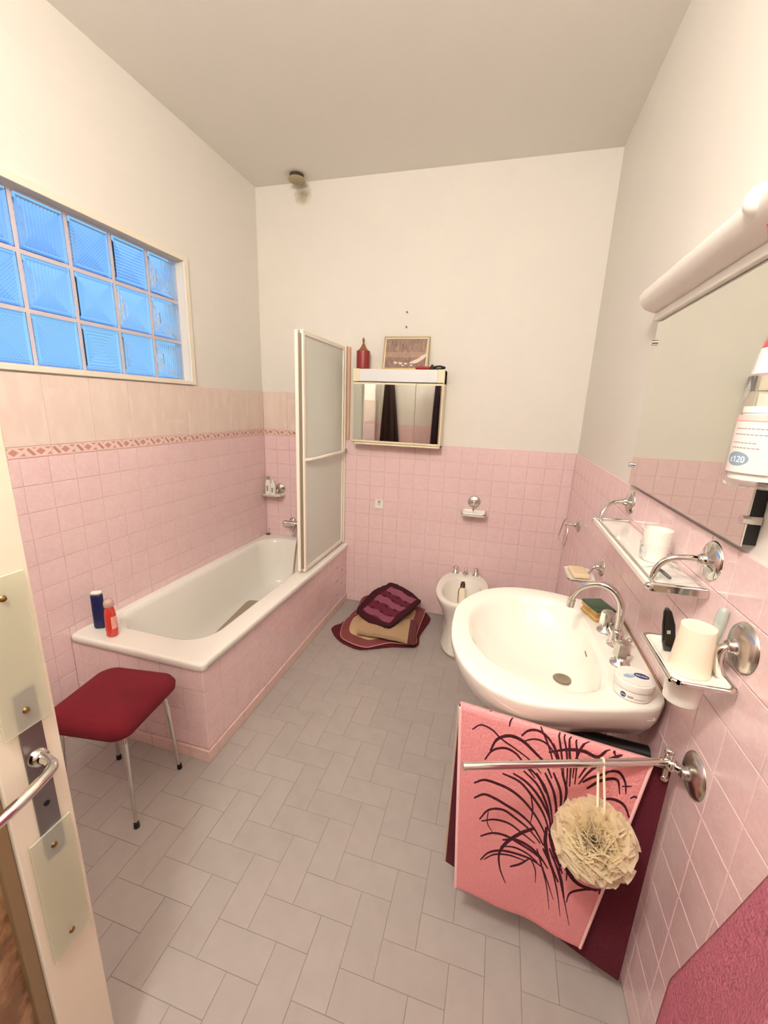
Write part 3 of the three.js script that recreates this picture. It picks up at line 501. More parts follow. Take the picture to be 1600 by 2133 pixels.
// ------------------------------------------------------------------ bidet
{
  const t = thing('bidet', 'white ceramic bidet with three chrome taps against the back wall', 'bidet', [1.672, 0, 0]);
  const R = [ell(0, 0, 0.33, 0.115, 0.225), ell(0, 0.02, 0.33, 0.118, 0.228), ell(0, 0.10, 0.32, 0.104, 0.215), ell(0, 0.2, 0.31, 0.108, 0.215), ell(0, 0.28, 0.305, 0.14, 0.245), ell(0, 0.33, 0.302, 0.166, 0.275), ell(0, 0.37, 0.30, 0.175, 0.288, 56, 2.3), ell(0, 0.386, 0.30, 0.174, 0.288, 56, 2.3), ell(0, 0.393, 0.30, 0.164, 0.278, 56, 2.3),
    ell(0, 0.391, 0.335, 0.135, 0.215, 56, 2.2), ell(0, 0.38, 0.335, 0.125, 0.205, 56, 2.2), ell(0, 0.33, 0.335, 0.115, 0.19), ell(0, 0.27, 0.33, 0.09, 0.15), ell(0, 0.245, 0.325, 0.04, 0.07)];
  obj('basin', loft(R, true, true), M.ceramic, t);
  for (const x of [-0.075, 0.072]) {
    const h = obj('tap_base', tr(lathe([[0.024, 0], [0.024, 0.004], [0.014, 0.010], [0.011, 0.03], [0.0001, 0.03]], 24), x, 0.3925, 0.065), M.chrome, t);
    obj('handle', [tr(lathe([[0.0001, 0.056], [0.012, 0.054], [0.019, 0.046], [0.016, 0.034], [0.008, 0.028]], 10), x, 0.3925, 0.065)], M.chrome, h);
  }
  obj('spout', [tr(lathe([[0.022, 0], [0.022, 0.004], [0.013, 0.009], [0.01, 0.026], [0.013, 0.04], [0.0001, 0.046]], 24), -0.002, 0.3925, 0.06), tube([[-0.002, 0.415, 0.065], [-0.002, 0.418, 0.09], [-0.002, 0.405, 0.108]], 0.008, 12)], M.chrome, t);
  const b = thing('toiletry_bottle', 'small cream bottle with dark brown cap leaning inside the bidet', 'bottle', [1.675, 0.262, 0.33]); b.rotation.set(-0.42, 0.1, 0.03);
  obj('bottle_body', loft([rrect(0, 0, 0, 0.022, 0.016, 0.012, 5), rrect(0, 0.01, 0, 0.026, 0.018, 0.014, 5), rrect(0, 0.11, 0, 0.025, 0.017, 0.014, 5), rrect(0, 0.125, 0, 0.013, 0.012, 0.011, 5)], true, true), std({ color: '#ece0c4', roughness: 0.4 }), b);
  obj('cap', [cyl(0.017, 0.016, 0.03, 0, 0.14, 0, 20), cyl(0.012, 0.012, 0.014, 0, 0.16, 0, 20)], std({ color: '#4a1d18', roughness: 0.4 }), b);
  obj('trim', tube([[-0.026, 0.005, 0.012], [-0.0268, 0.06, 0.013], [-0.0258, 0.108, 0.012], [-0.013, 0.125, 0.009]], 0.0022, 16, 8), std({ color: '#7a4a2a', roughness: 0.6 }), b);
}

// ------------------------------------------------------------------ mats in a heap on the floor
const Z8 = (X, Y, y) => on(680 + X / 6.667, 1200 + Y / 6.667, 'y', y);
function patchFrom(loop, height, center, rings = 12, n = 96, pile = 0) {   // a soft slab whose outline is a closed curve; height(p, r) gives the top
  const c = new THREE.CatmullRomCurve3(loop, true, 'catmullrom', 0.5), pts = c.getSpacedPoints(n).slice(0, n), P = [], U = [], I = [];
  for (let k = 0; k <= rings; k++) { const r = k / rings; pts.forEach((p, i) => { const x = center.x + (p.x - center.x) * r, z = center.z + (p.z - center.z) * r; const y = height(x, z, r, p.y, i / n); P.push(x, y + (pile ? pile * (hash(i, k, 5) - 0.5) : 0), z); U.push(x, z); }); }
  for (let k = 0; k < rings; k++) for (let i = 0; i < n; i++) { const a = k * n + i, b = k * n + (i + 1) % n; I.push(a, b, a + n, b, b + n, a + n); }
  return { P, U, I, n, rings, pts };
}
function slab(q, thick, spread = 0.003) {                         // close a patch with an edge and an underside
  const { P, U, I, n, rings } = q, base = rings * n, top = P.length / 3; let k = top;
  const cx = P[0], cz = P[2];
  for (const [s, dy] of [[spread, -thick * 0.5], [0, -thick]]) for (let i = 0; i < n; i++) { const o = (base + i) * 3, dx = P[o] - cx, dz = P[o + 2] - cz, L = Math.hypot(dx, dz) || 1; P.push(P[o] + dx / L * s, P[o + 1] + dy, P[o + 2] + dz / L * s); U.push(P[o], P[o + 2]); }
  for (let i = 0; i < n; i++) { const j = (i + 1) % n; I.push(base + i, base + j, k + i, base + j, k + j, k + i, k + i, k + j, k + n + i, k + j, k + n + j, k + n + i); }
  const m = P.length / 3; P.push(cx, P[1] - thick, cz); U.push(cx, cz); for (let i = 0; i < n; i++) I.push(m, k + n + i, k + n + (i + 1) % n);
  const g = new THREE.BufferGeometry(); g.setAttribute('position', new THREE.Float32BufferAttribute(P, 3)); g.setAttribute('uv', new THREE.Float32BufferAttribute(U, 2)); g.setIndex(I); g.computeVertexNormals(); return g;
}
{
  const wine = std({ color: '#5e1420', roughness: 1, bumpMap: rep(grain, 6, 6), bumpScale: 0.004 });
  const t = thing('bath_rug', 'large burgundy bath rug folded with its tan underside up', 'rug');
  const outer = [[92, 700], [110, 790], [200, 890], [390, 985], [550, 1002], [900, 965], [1240, 962], [1290, 810], [1420, 620], [1425, 565], [1360, 500], [1100, 420], [800, 330], [560, 330], [400, 480], [230, 640]].map(([x, y]) => Z8(x, y, 0.012));
  outer.forEach(p => { p.z = Math.max(p.z, 0.03); });
  obj('pile', slab(patchFrom(outer, (x, z, r) => 0.026 - 0.014 * r ** 8, V(1.12, 0, 0.30), 8, 120, 0.004), 0.014, 0.008), wine, t);
  // underside: tan canvas inside a burgundy border, rising towards the wall
  const under = [[203, 800], [212, 700], [285, 565], [400, 495], [430, 440], [520, 290]].map(([x, y]) => Z8(x, y, 0.05)).concat([[600, 226], [800, 232]].map(([x, y]) => Z8(x, y, 0.09)), [[1330, 392], [1358, 500], [1305, 650], [1250, 790], [1228, 915], [1050, 915], [880, 905], [700, 940], [560, 965], [430, 940], [330, 900], [235, 850]].map(([x, y]) => Z8(x, y, 0.038)));
  under.forEach(p => { if (p.z < 0.035) p.z = 0.035; });
  const uc = V(1.10, 0, 0.30), hgt = (x, z, r, ey) => { const back = Math.max(0, 0.34 - z); return 0.042 + 0.10 * back * (1 - 0.3 * r) + (ey - 0.05) * r * 0.6 + 0.006 * Math.sin(x * 38) * (1 - r) * Math.min(1, r * 3) - 0.006 * r ** 10; };
  const canvasMat = std({ color: '#d8b48c', roughness: 0.95, bumpMap: rep(grain, 12, 12), bumpScale: 0.003 }), borderMat = std({ color: '#8a4446', roughness: 0.95, bumpMap: rep(grain, 14, 14), bumpScale: 0.003 });
  obj('underside_border', slab(patchFrom(under, hgt, uc, 14, 140), 0.012), borderMat, t);
  const inner = under.map(p => V(uc.x + (p.x - uc.x) * 0.80, p.y, uc.z + (p.z - uc.z) * 0.78));
  obj('underside', slab(patchFrom(inner, (x, z, r, ey) => hgt(x, z, r * 0.8, ey) + 0.003 - 0.002 * r ** 6, uc, 12, 120), 0.004, 0.001), canvasMat, t);
  // the part folded back on top, with its rolled front edge
  const F0 = [[420, 770], [640, 800], [850, 838], [1050, 880], [1225, 925]].map(([x, y]) => Z8(x, y, 0.075));
  const F1 = [[520, 560], [700, 560], [900, 600], [1100, 600], [1260, 640]].map(([x, y]) => Z8(x, y, 0.085));
  const cu = (arr, u) => new THREE.CatmullRomCurve3(arr).getPoint(u);
  const fold = (u, v) => { const a = cu(F0, u), b = cu(F1, u), k = Math.max(0, (v - 0.28) / 0.72), roll = v < 0.28 ? (v / 0.28 - 1) * Math.PI / 2 : 0; const p = a.clone().lerp(b, k); if (roll) { p.y += -0.014 + 0.014 * Math.cos(roll) ; p.z += 0.008 * Math.sin(roll) * -1 - 0.008; p.y -= 0.008 * (1 - v / 0.28); } p.y += 0.004 * Math.sin(u * 21 + v * 3) * (0.4 + v); return p; };
  obj('fold', sheet((u, v) => fold(u * 0.86, v), 48, 20, 0.006), canvasMat, t);
  obj('fold_border', sheet((u, v) => fold(0.86 + u * 0.14, v).add(V(0, 0.001, 0)), 14, 20, 0.007), borderMat, t);
  const hem = new THREE.CatmullRomCurve3(under, true).getSpacedPoints(160).map((p, i, a) => { const q = p.clone(), r = 1.005; q.x = uc.x + (p.x - uc.x) * r; q.z = uc.z + (p.z - uc.z) * r; q.y = hgt(p.x, p.z, 1, p.y) - 0.002; return q; });
  obj('hem', tube(hem, 0.0032, 260, 6, true), std({ color: '#c58f86', roughness: 0.9 }), t);

  const s = thing('striped_mat', 'small fringed purple mat with wavy mauve stripes on top of the rug', 'mat');
  const A = Z8(345, 515, 0.10), B = V(1.10, 0.235, 0.035), C2 = V(1.392, 0.145, 0.11), D = Z8(890, 760, 0.085);
  const sm = canvasTex(768, 512, (c, w, h) => {
    c.fillStyle = '#4a0f1e'; c.fillRect(0, 0, w, h);
    const x0 = 90, x1 = 670, y0 = 84, y1 = 440;
    c.fillStyle = '#7a2742'; c.fillRect(x0, y0, x1 - x0, y1 - y0);
    const band = (a, b, f, ph) => { c.fillStyle = f; c.beginPath(); for (let y = y0; y <= y1; y += 6) c.lineTo(a + 14 * Math.sin((y + ph) / 34), y); for (let y = y1; y >= y0; y -= 6) c.lineTo(b + 14 * Math.sin((y + ph + 40) / 34), y); c.closePath(); c.fill(); };
    band(104, 196, '#a45670', 0); band(318, 424, '#a85a72', 30); band(552, 664, '#ab5f76', 10);
    c.fillStyle = '#4a0f1e'; for (const x of [206, 306, 436, 540]) for (let k = 0; k < 3; k++) { c.beginPath(); c.ellipse(x, y0 + 60 + k * 118, 14, 24, 0.2, 0, 7); c.fill(); }
  });
  const soft = x => { const k = Math.abs(x * 2 - 1); return (x * 2 - 1) * 1; };
  const mat = (u, v) => {                                         // square with rounded corners, sagging over what lies beneath
    let a = u * 2 - 1, b = v * 2 - 1; const m = Math.max(Math.abs(a), Math.abs(b)), L = Math.hypot(a, b) || 1, k = 1 - 0.14 * Math.max(0, L - 1) / 0.414 * m ** 6; a *= k; b *= k;
    const U = (a + 1) / 2, W2 = (b + 1) / 2, p = A.clone().lerp(B, U).lerp(D.clone().lerp(C2, U), W2);
    p.y += 0.028 * Math.sin(Math.PI * U) * (1 - 0.4 * W2) - 0.012 * Math.sin(Math.PI * W2) * (1 - U) + 0.004 * Math.sin(14 * U + 3 * W2) + 0.004 * (hash(Math.round(u * 60), Math.round(v * 44), 9) - 0.5);
    if (p.z < 0.03) p.z = 0.03 + 0.004 * hash(Math.round(u * 60), 3, 2); return p;
  };
  obj('pile', sheet(mat, 60, 44, 0.018), std({ map: sm, roughness: 1, bumpMap: rep(grain, 10, 10), bumpScale: 0.004 }), s);
}

// ------------------------------------------------------------------ washbasin
const basin = thing('washbasin', 'white ceramic pedestal washbasin on the right wall', 'washbasin');
const BY = 0.857;
{
  const center = { x: 1.985, z: 1.635 }, drain = { x: 2.10, z: 1.640 }, N = 96;
  const radial = (pts, c) => {
    const cu = new THREE.CatmullRomCurve3(pts.map(([x, z]) => V(x, 0, z)), true, 'centripetal').getSpacedPoints(900).map(p => [Math.atan2(p.z - c.z, p.x - c.x), p.x, p.z]).sort((a, b) => a[0] - b[0]);
    return Array.from({ length: N }, (_, i) => { const a = -Math.PI + (i + 0.5) / N * 2 * Math.PI; let best = cu[0], bd = 9; for (const q of cu) { const d = Math.abs(q[0] - a); if (d < bd) { bd = d; best = q; } } return [best[1], best[2]]; });
  };
  const outer = radial([[1.722, 1.60], [1.733, 1.755], [1.78, 1.885], [1.85, 1.965], [1.93, 1.998], [2.0, 1.998], [2.098, 1.977], [2.212, 1.942], [2.275, 1.915], [2.300, 1.878], [2.304, 1.75], [2.304, 1.64], [2.304, 1.5], [2.300, 1.39], [2.275, 1.352], [2.212, 1.316], [2.13, 1.286], [2.03, 1.269], [1.93, 1.280], [1.83, 1.335], [1.76, 1.432], [1.727, 1.52]], center);
  const inner = radial([[1.785, 1.62], [1.80, 1.73], [1.83, 1.79], [1.875, 1.848], [1.955, 1.89], [2.035, 1.906], [2.095, 1.902], [2.145, 1.87], [2.17, 1.80], [2.178, 1.70], [2.176, 1.6], [2.168, 1.49], [2.146, 1.41], [2.09, 1.36], [2.02, 1.345], [1.95, 1.355], [1.88, 1.40], [1.82, 1.47], [1.79, 1.55]], center);
  const ring = (src, k, y, c = center, keepWall = false) => src.map(([x, z]) => { const w = keepWall ? Math.max(0, Math.min(1, (x - 2.2) / 0.1)) : 0; return V((c.x + (x - c.x) * k) * (1 - w) + x * w, y, c.z + (z - c.z) * k); });
  const mixC = (t, k) => ({ x: center.x + (drain.x - center.x) * t, z: center.z + (drain.z - center.z) * t });
  const bowl = (k, y) => inner.map(([x, z]) => { const c = mixC(Math.min(1, (1 - k) / 0.9)); return V(c.x + (x - center.x) * k, y, c.z + (z - center.z) * k); });
  const R = [ring(outer, 0.30, 0.680, { x: 2.13, z: 1.635 }, true), ring(outer, 0.60, 0.689, center, true), ring(outer, 0.81, 0.724, center, true), ring(outer, 0.93, 0.777, center, true), ring(outer, 0.985, 0.818, center, true), ring(outer, 1, BY - 0.014, center, true), ring(outer, 0.997, BY - 0.005, center, true), ring(outer, 0.98, BY, center, true),
    inner.map(([x, z]) => V(center.x + (x - center.x) * 1.06, BY - 0.001, center.z + (z - center.z) * 1.06)), bowl(1.0, BY - 0.012, 0), bowl(0.97, BY - 0.03, 0), bowl(0.90, BY - 0.07, 0.04), bowl(0.78, BY - 0.105, 0.16), bowl(0.58, BY - 0.13, 0.4), bowl(0.34, BY - 0.146, 0.75), bowl(0.14, BY - 0.153, 1), bowl(0.10, BY - 0.156, 1)];
  obj('bowl', loft(R, true, true), M.ceramic, basin);
  obj('drain', tr(lathe([[0.0001, -0.003], [0.014, -0.004], [0.019, 0.001], [0.026, 0.0025], [0.03, 0.0]], 32), drain.x, BY - 0.1515, drain.z), std({ color: '#a79a88', metalness: 0.8, roughness: 0.35 }), basin);
  obj('overflow', tr(new RoundedBoxGeometry(0.003, 0.007, 0.026, 2, 0.001), 2.158, BY - 0.048, 1.635, 0, 0, 0.2), std({ color: '#8b6b4e', roughness: 0.7 }), basin);
  obj('pedestal', loft([ell(2.19, 0, 1.635, 0.10, 0.10), ell(2.19, 0.02, 1.635, 0.10, 0.10), ell(2.185, 0.12, 1.635, 0.078, 0.082), ell(2.18, 0.45, 1.635, 0.078, 0.085), ell(2.17, 0.60, 1.635, 0.09, 0.10), ell(2.165, 0.685, 1.635, 0.10, 0.115)], true, true), M.ceramic, basin);
  obj('emblem', tr(new THREE.PlaneGeometry(0.022, 0.007), 2.262, 0.818, 1.9185, -0.25, 0.42), std({ roughness: 0.4, map: canvasTex(128, 40, c => { c.fillStyle = '#efe6da'; c.fillRect(0, 0, 128, 40); c.fillStyle = '#6d6a70'; c.fillRect(12, 12, 104, 5); c.fillRect(24, 22, 80, 5); }) }), basin);
  obj('sealant', tube([[W - 0.005, BY + 0.0005, 1.41], [W - 0.005, BY + 0.0005, 1.64], [W - 0.005, BY + 0.0005, 1.87]], 0.0035, 12, 8), std({ color: '#a07a5c', roughness: 0.8 }), basin);
}
{ // black waste pipe under the basin
  const t = thing('waste_pipe', 'black plastic waste pipe between basin and wall', 'pipe');
  obj('pipe', tube([[2.07, 0.655, 1.79], [2.11, 0.652, 1.81], [2.17, 0.650, 1.83], [2.25, 0.648, 1.835], [W - 0.002, 0.645, 1.835]], 0.024, 30), M.black, t);
  obj('trap', tr(lathe([[0.0001, -0.05], [0.028, -0.045], [0.034, -0.02], [0.03, 0.02], [0.0001, 0.03]], 24), 2.19, 0.635, 1.832), M.black, t);
}
{ // mixer with swivelling spout and two faceted handles
  const t = thing('basin_mixer', 'chrome basin mixer with curved spout and two faceted handles', 'tap');
  const bx = 2.238, bz = 1.630;
  obj('body', [tr(lathe([[0.026, 0], [0.026, 0.006], [0.020, 0.012], [0.018, 0.045], [0.013, 0.055], [0.0001, 0.056]], 28), bx, BY - 0.001, bz), rod([bx - 0.006, BY + 0.016, bz - 0.085], [bx - 0.006, BY + 0.016, bz + 0.1], 0.011)], M.chrome, t);
  const hex = (x, z) => {
    const h = obj('handle', tr(new THREE.CylinderGeometry(0.0205, 0.0225, 0.042, 6).toNonIndexed(), x, BY + 0.048, z, 0, 0.4), std({ color: '#d9d5cf', metalness: 1, roughness: 0.12, flatShading: true }), t);
    obj('handle_base', [tr(lathe([[0.027, 0], [0.027, 0.006], [0.016, 0.012], [0.015, 0.026], [0.0001, 0.028]], 28), x, BY - 0.001, z)], M.chrome, h);
    obj('handle_cap', tr(lathe([[0.0001, 0.006], [0.014, 0.005], [0.0195, 0]], 24), x, BY + 0.069, z), M.chrome, h);
  };
  hex(2.226, 1.548); hex(2.224, 1.742);
  const o = V(2.103, 0.955, 1.568);
  const sp = [V(bx, BY + 0.05, bz), V(2.238, 0.955, 1.632), V(2.232, 1.0, 1.629), V(2.208, 1.033, 1.617), V(2.17, 1.041, 1.6), V(2.13, 1.02, 1.581), V(2.108, 0.985, 1.571), o];
  obj('spout', tube(sp, 0.0105, 60, 14), M.chrome, t);
  obj('aerator', [rod(o.clone().add(V(0.001, 0.008, 0)), o.clone().add(V(-0.002, -0.018, -0.001)), 0.0125)], M.chrome, t);
  obj('plug_knob', [rod([2.268, BY, 1.655], [2.268, BY + 0.03, 1.655], 0.004), tr(new THREE.SphereGeometry(0.008, 16, 10), 2.268, BY + 0.034, 1.655)], M.chrome, t);
}
{
  const t = thing('sponge', 'yellow sponge with green scouring side on the far end of the washbasin', 'sponge', [2.222, BY, 1.437], 0.35);
  const ye = std({ color: '#f0c078', roughness: 1, bumpMap: rep(grain, 2, 2), bumpScale: 0.002 });
  obj('foam', [box(0.075, 0.013, 0.098, 0, 0.0065, 0, 0.005), box(0.068, 0.012, 0.092, 0, 0.018, 0, 0.005), box(0.075, 0.012, 0.098, 0, 0.03, 0, 0.005)], ye, t);
  obj('scouring_pad', box(0.074, 0.009, 0.098, 0, 0.0405, 0, 0.003), std({ color: '#62785f', roughness: 1, bumpMap: rep(grain, 3, 3), bumpScale: 0.003 }), t);
}
{ // low cream jar with blue oval marks
  const t = thing('cream_jar', 'low white cream jar with navy oval marks on the washbasin edge', 'jar', [2.222, BY, 1.876], 0);
  const toCam = Math.atan2(camera.position.x - 2.222, camera.position.z - 1.876);
  obj('jar_body', lathe([[0.0001, 0], [0.042, 0], [0.0455, 0.003], [0.046, 0.026], [0.044, 0.028], [0.0001, 0.028]], 56), M.whitePlastic, t);
  const l = obj('lid', lathe([[0.0455, 0.0285], [0.0475, 0.030], [0.0475, 0.046], [0.045, 0.0495], [0.0001, 0.0505]], 56), M.whitePlastic, t);
  const mark = (c, x, y, rx, ry, fs) => { c.fillStyle = '#1d2a66'; c.beginPath(); c.ellipse(x, y, rx, ry, 0, 0, 7); c.fill(); c.fillStyle = '#f3f1f5'; c.font = `bold ${fs}px sans-serif`; c.textAlign = 'center'; c.textBaseline = 'middle'; c.fillText('NIVEA', x, y + 1); };
  const top = canvasTex(256, 256, c => { c.fillStyle = '#f5efe6'; c.fillRect(0, 0, 256, 256); mark(c, 172, 108, 54, 38, 28); c.fillStyle = '#9db4cb'; c.beginPath(); c.ellipse(84, 150, 46, 26, -0.6, 0, 7); c.fill(); c.fillStyle = '#cdd9e4'; c.beginPath(); c.ellipse(100, 120, 22, 12, -0.6, 0, 7); c.fill(); });
  obj('lid_print', tr(new THREE.CircleGeometry(0.042, 48), 0, 0.0507, 0, -Math.PI / 2, toCam + 0.15), std({ map: top, roughness: 0.4, polygonOffset: true }), l);
  const side = canvasTex(512, 96, c => { c.fillStyle = '#f5efe6'; c.fillRect(0, 0, 512, 96); mark(c, 150, 50, 42, 36, 22); c.fillStyle = '#7f7c86'; c.strokeStyle = '#7f7c86'; c.lineWidth = 6; c.beginPath(); for (let k = 0; k < 14; k++) c.lineTo(212 + k * 6, 50 + (k % 2 ? 14 : -10)); c.stroke(); c.fillRect(300, 56, 150, 5); c.fillRect(300, 68, 120, 4); });
  obj('side_print', tr(new THREE.CylinderGeometry(0.0464, 0.0462, 0.02, 32, 1, true, toCam - 0.95, 1.9), 0, 0.014, 0), std({ map: side, roughness: 0.4 }), t);
}

// ------------------------------------------------------------------ swing towel rail, towel and mesh sponge
const RY = 0.80, PIV = V(2.262, RY, 2.036);
const R1 = on(970, 1600, 'y', RY), R2 = V(1.79, RY, 1.9735);
{
  const t = thing('towel_rail', 'chrome swing towel rail with two arms below the washbasin', 'towel rail');
  obj('escutcheon', tr(rosette(0.05), W, RY + 0.002, 2.06, 0, 0, Math.PI / 2), M.chromeSatin, t);
  obj('bracket', [rod([W - 0.012, RY, 2.057], [2.268, RY, 2.04], 0.011), tr(new THREE.SphereGeometry(0.016, 20, 14), 2.268, RY, 2.04), cyl(0.007, 0.007, 0.075, 2.262, RY, 2.038), tr(new THREE.SphereGeometry(0.010, 16, 12), 2.262, RY - 0.04, 2.038), tr(new THREE.SphereGeometry(0.010, 16, 12), 2.262, RY + 0.03, 2.038)], M.chrome, t);
  obj('arm', [rod(V(2.262, RY + 0.006, 2.04), R1.clone().setY(RY + 0.006), 0.0085), rod(R1.clone().setY(RY + 0.006), R1.clone().setY(RY + 0.006).add(V(-0.006, 0, 0.002)), 0.0095)], M.chrome, t);
  obj('arm', rod(V(2.262, RY - 0.012, 2.034), R2.clone().setY(RY - 0.012), 0.0075), M.chrome, t);
}
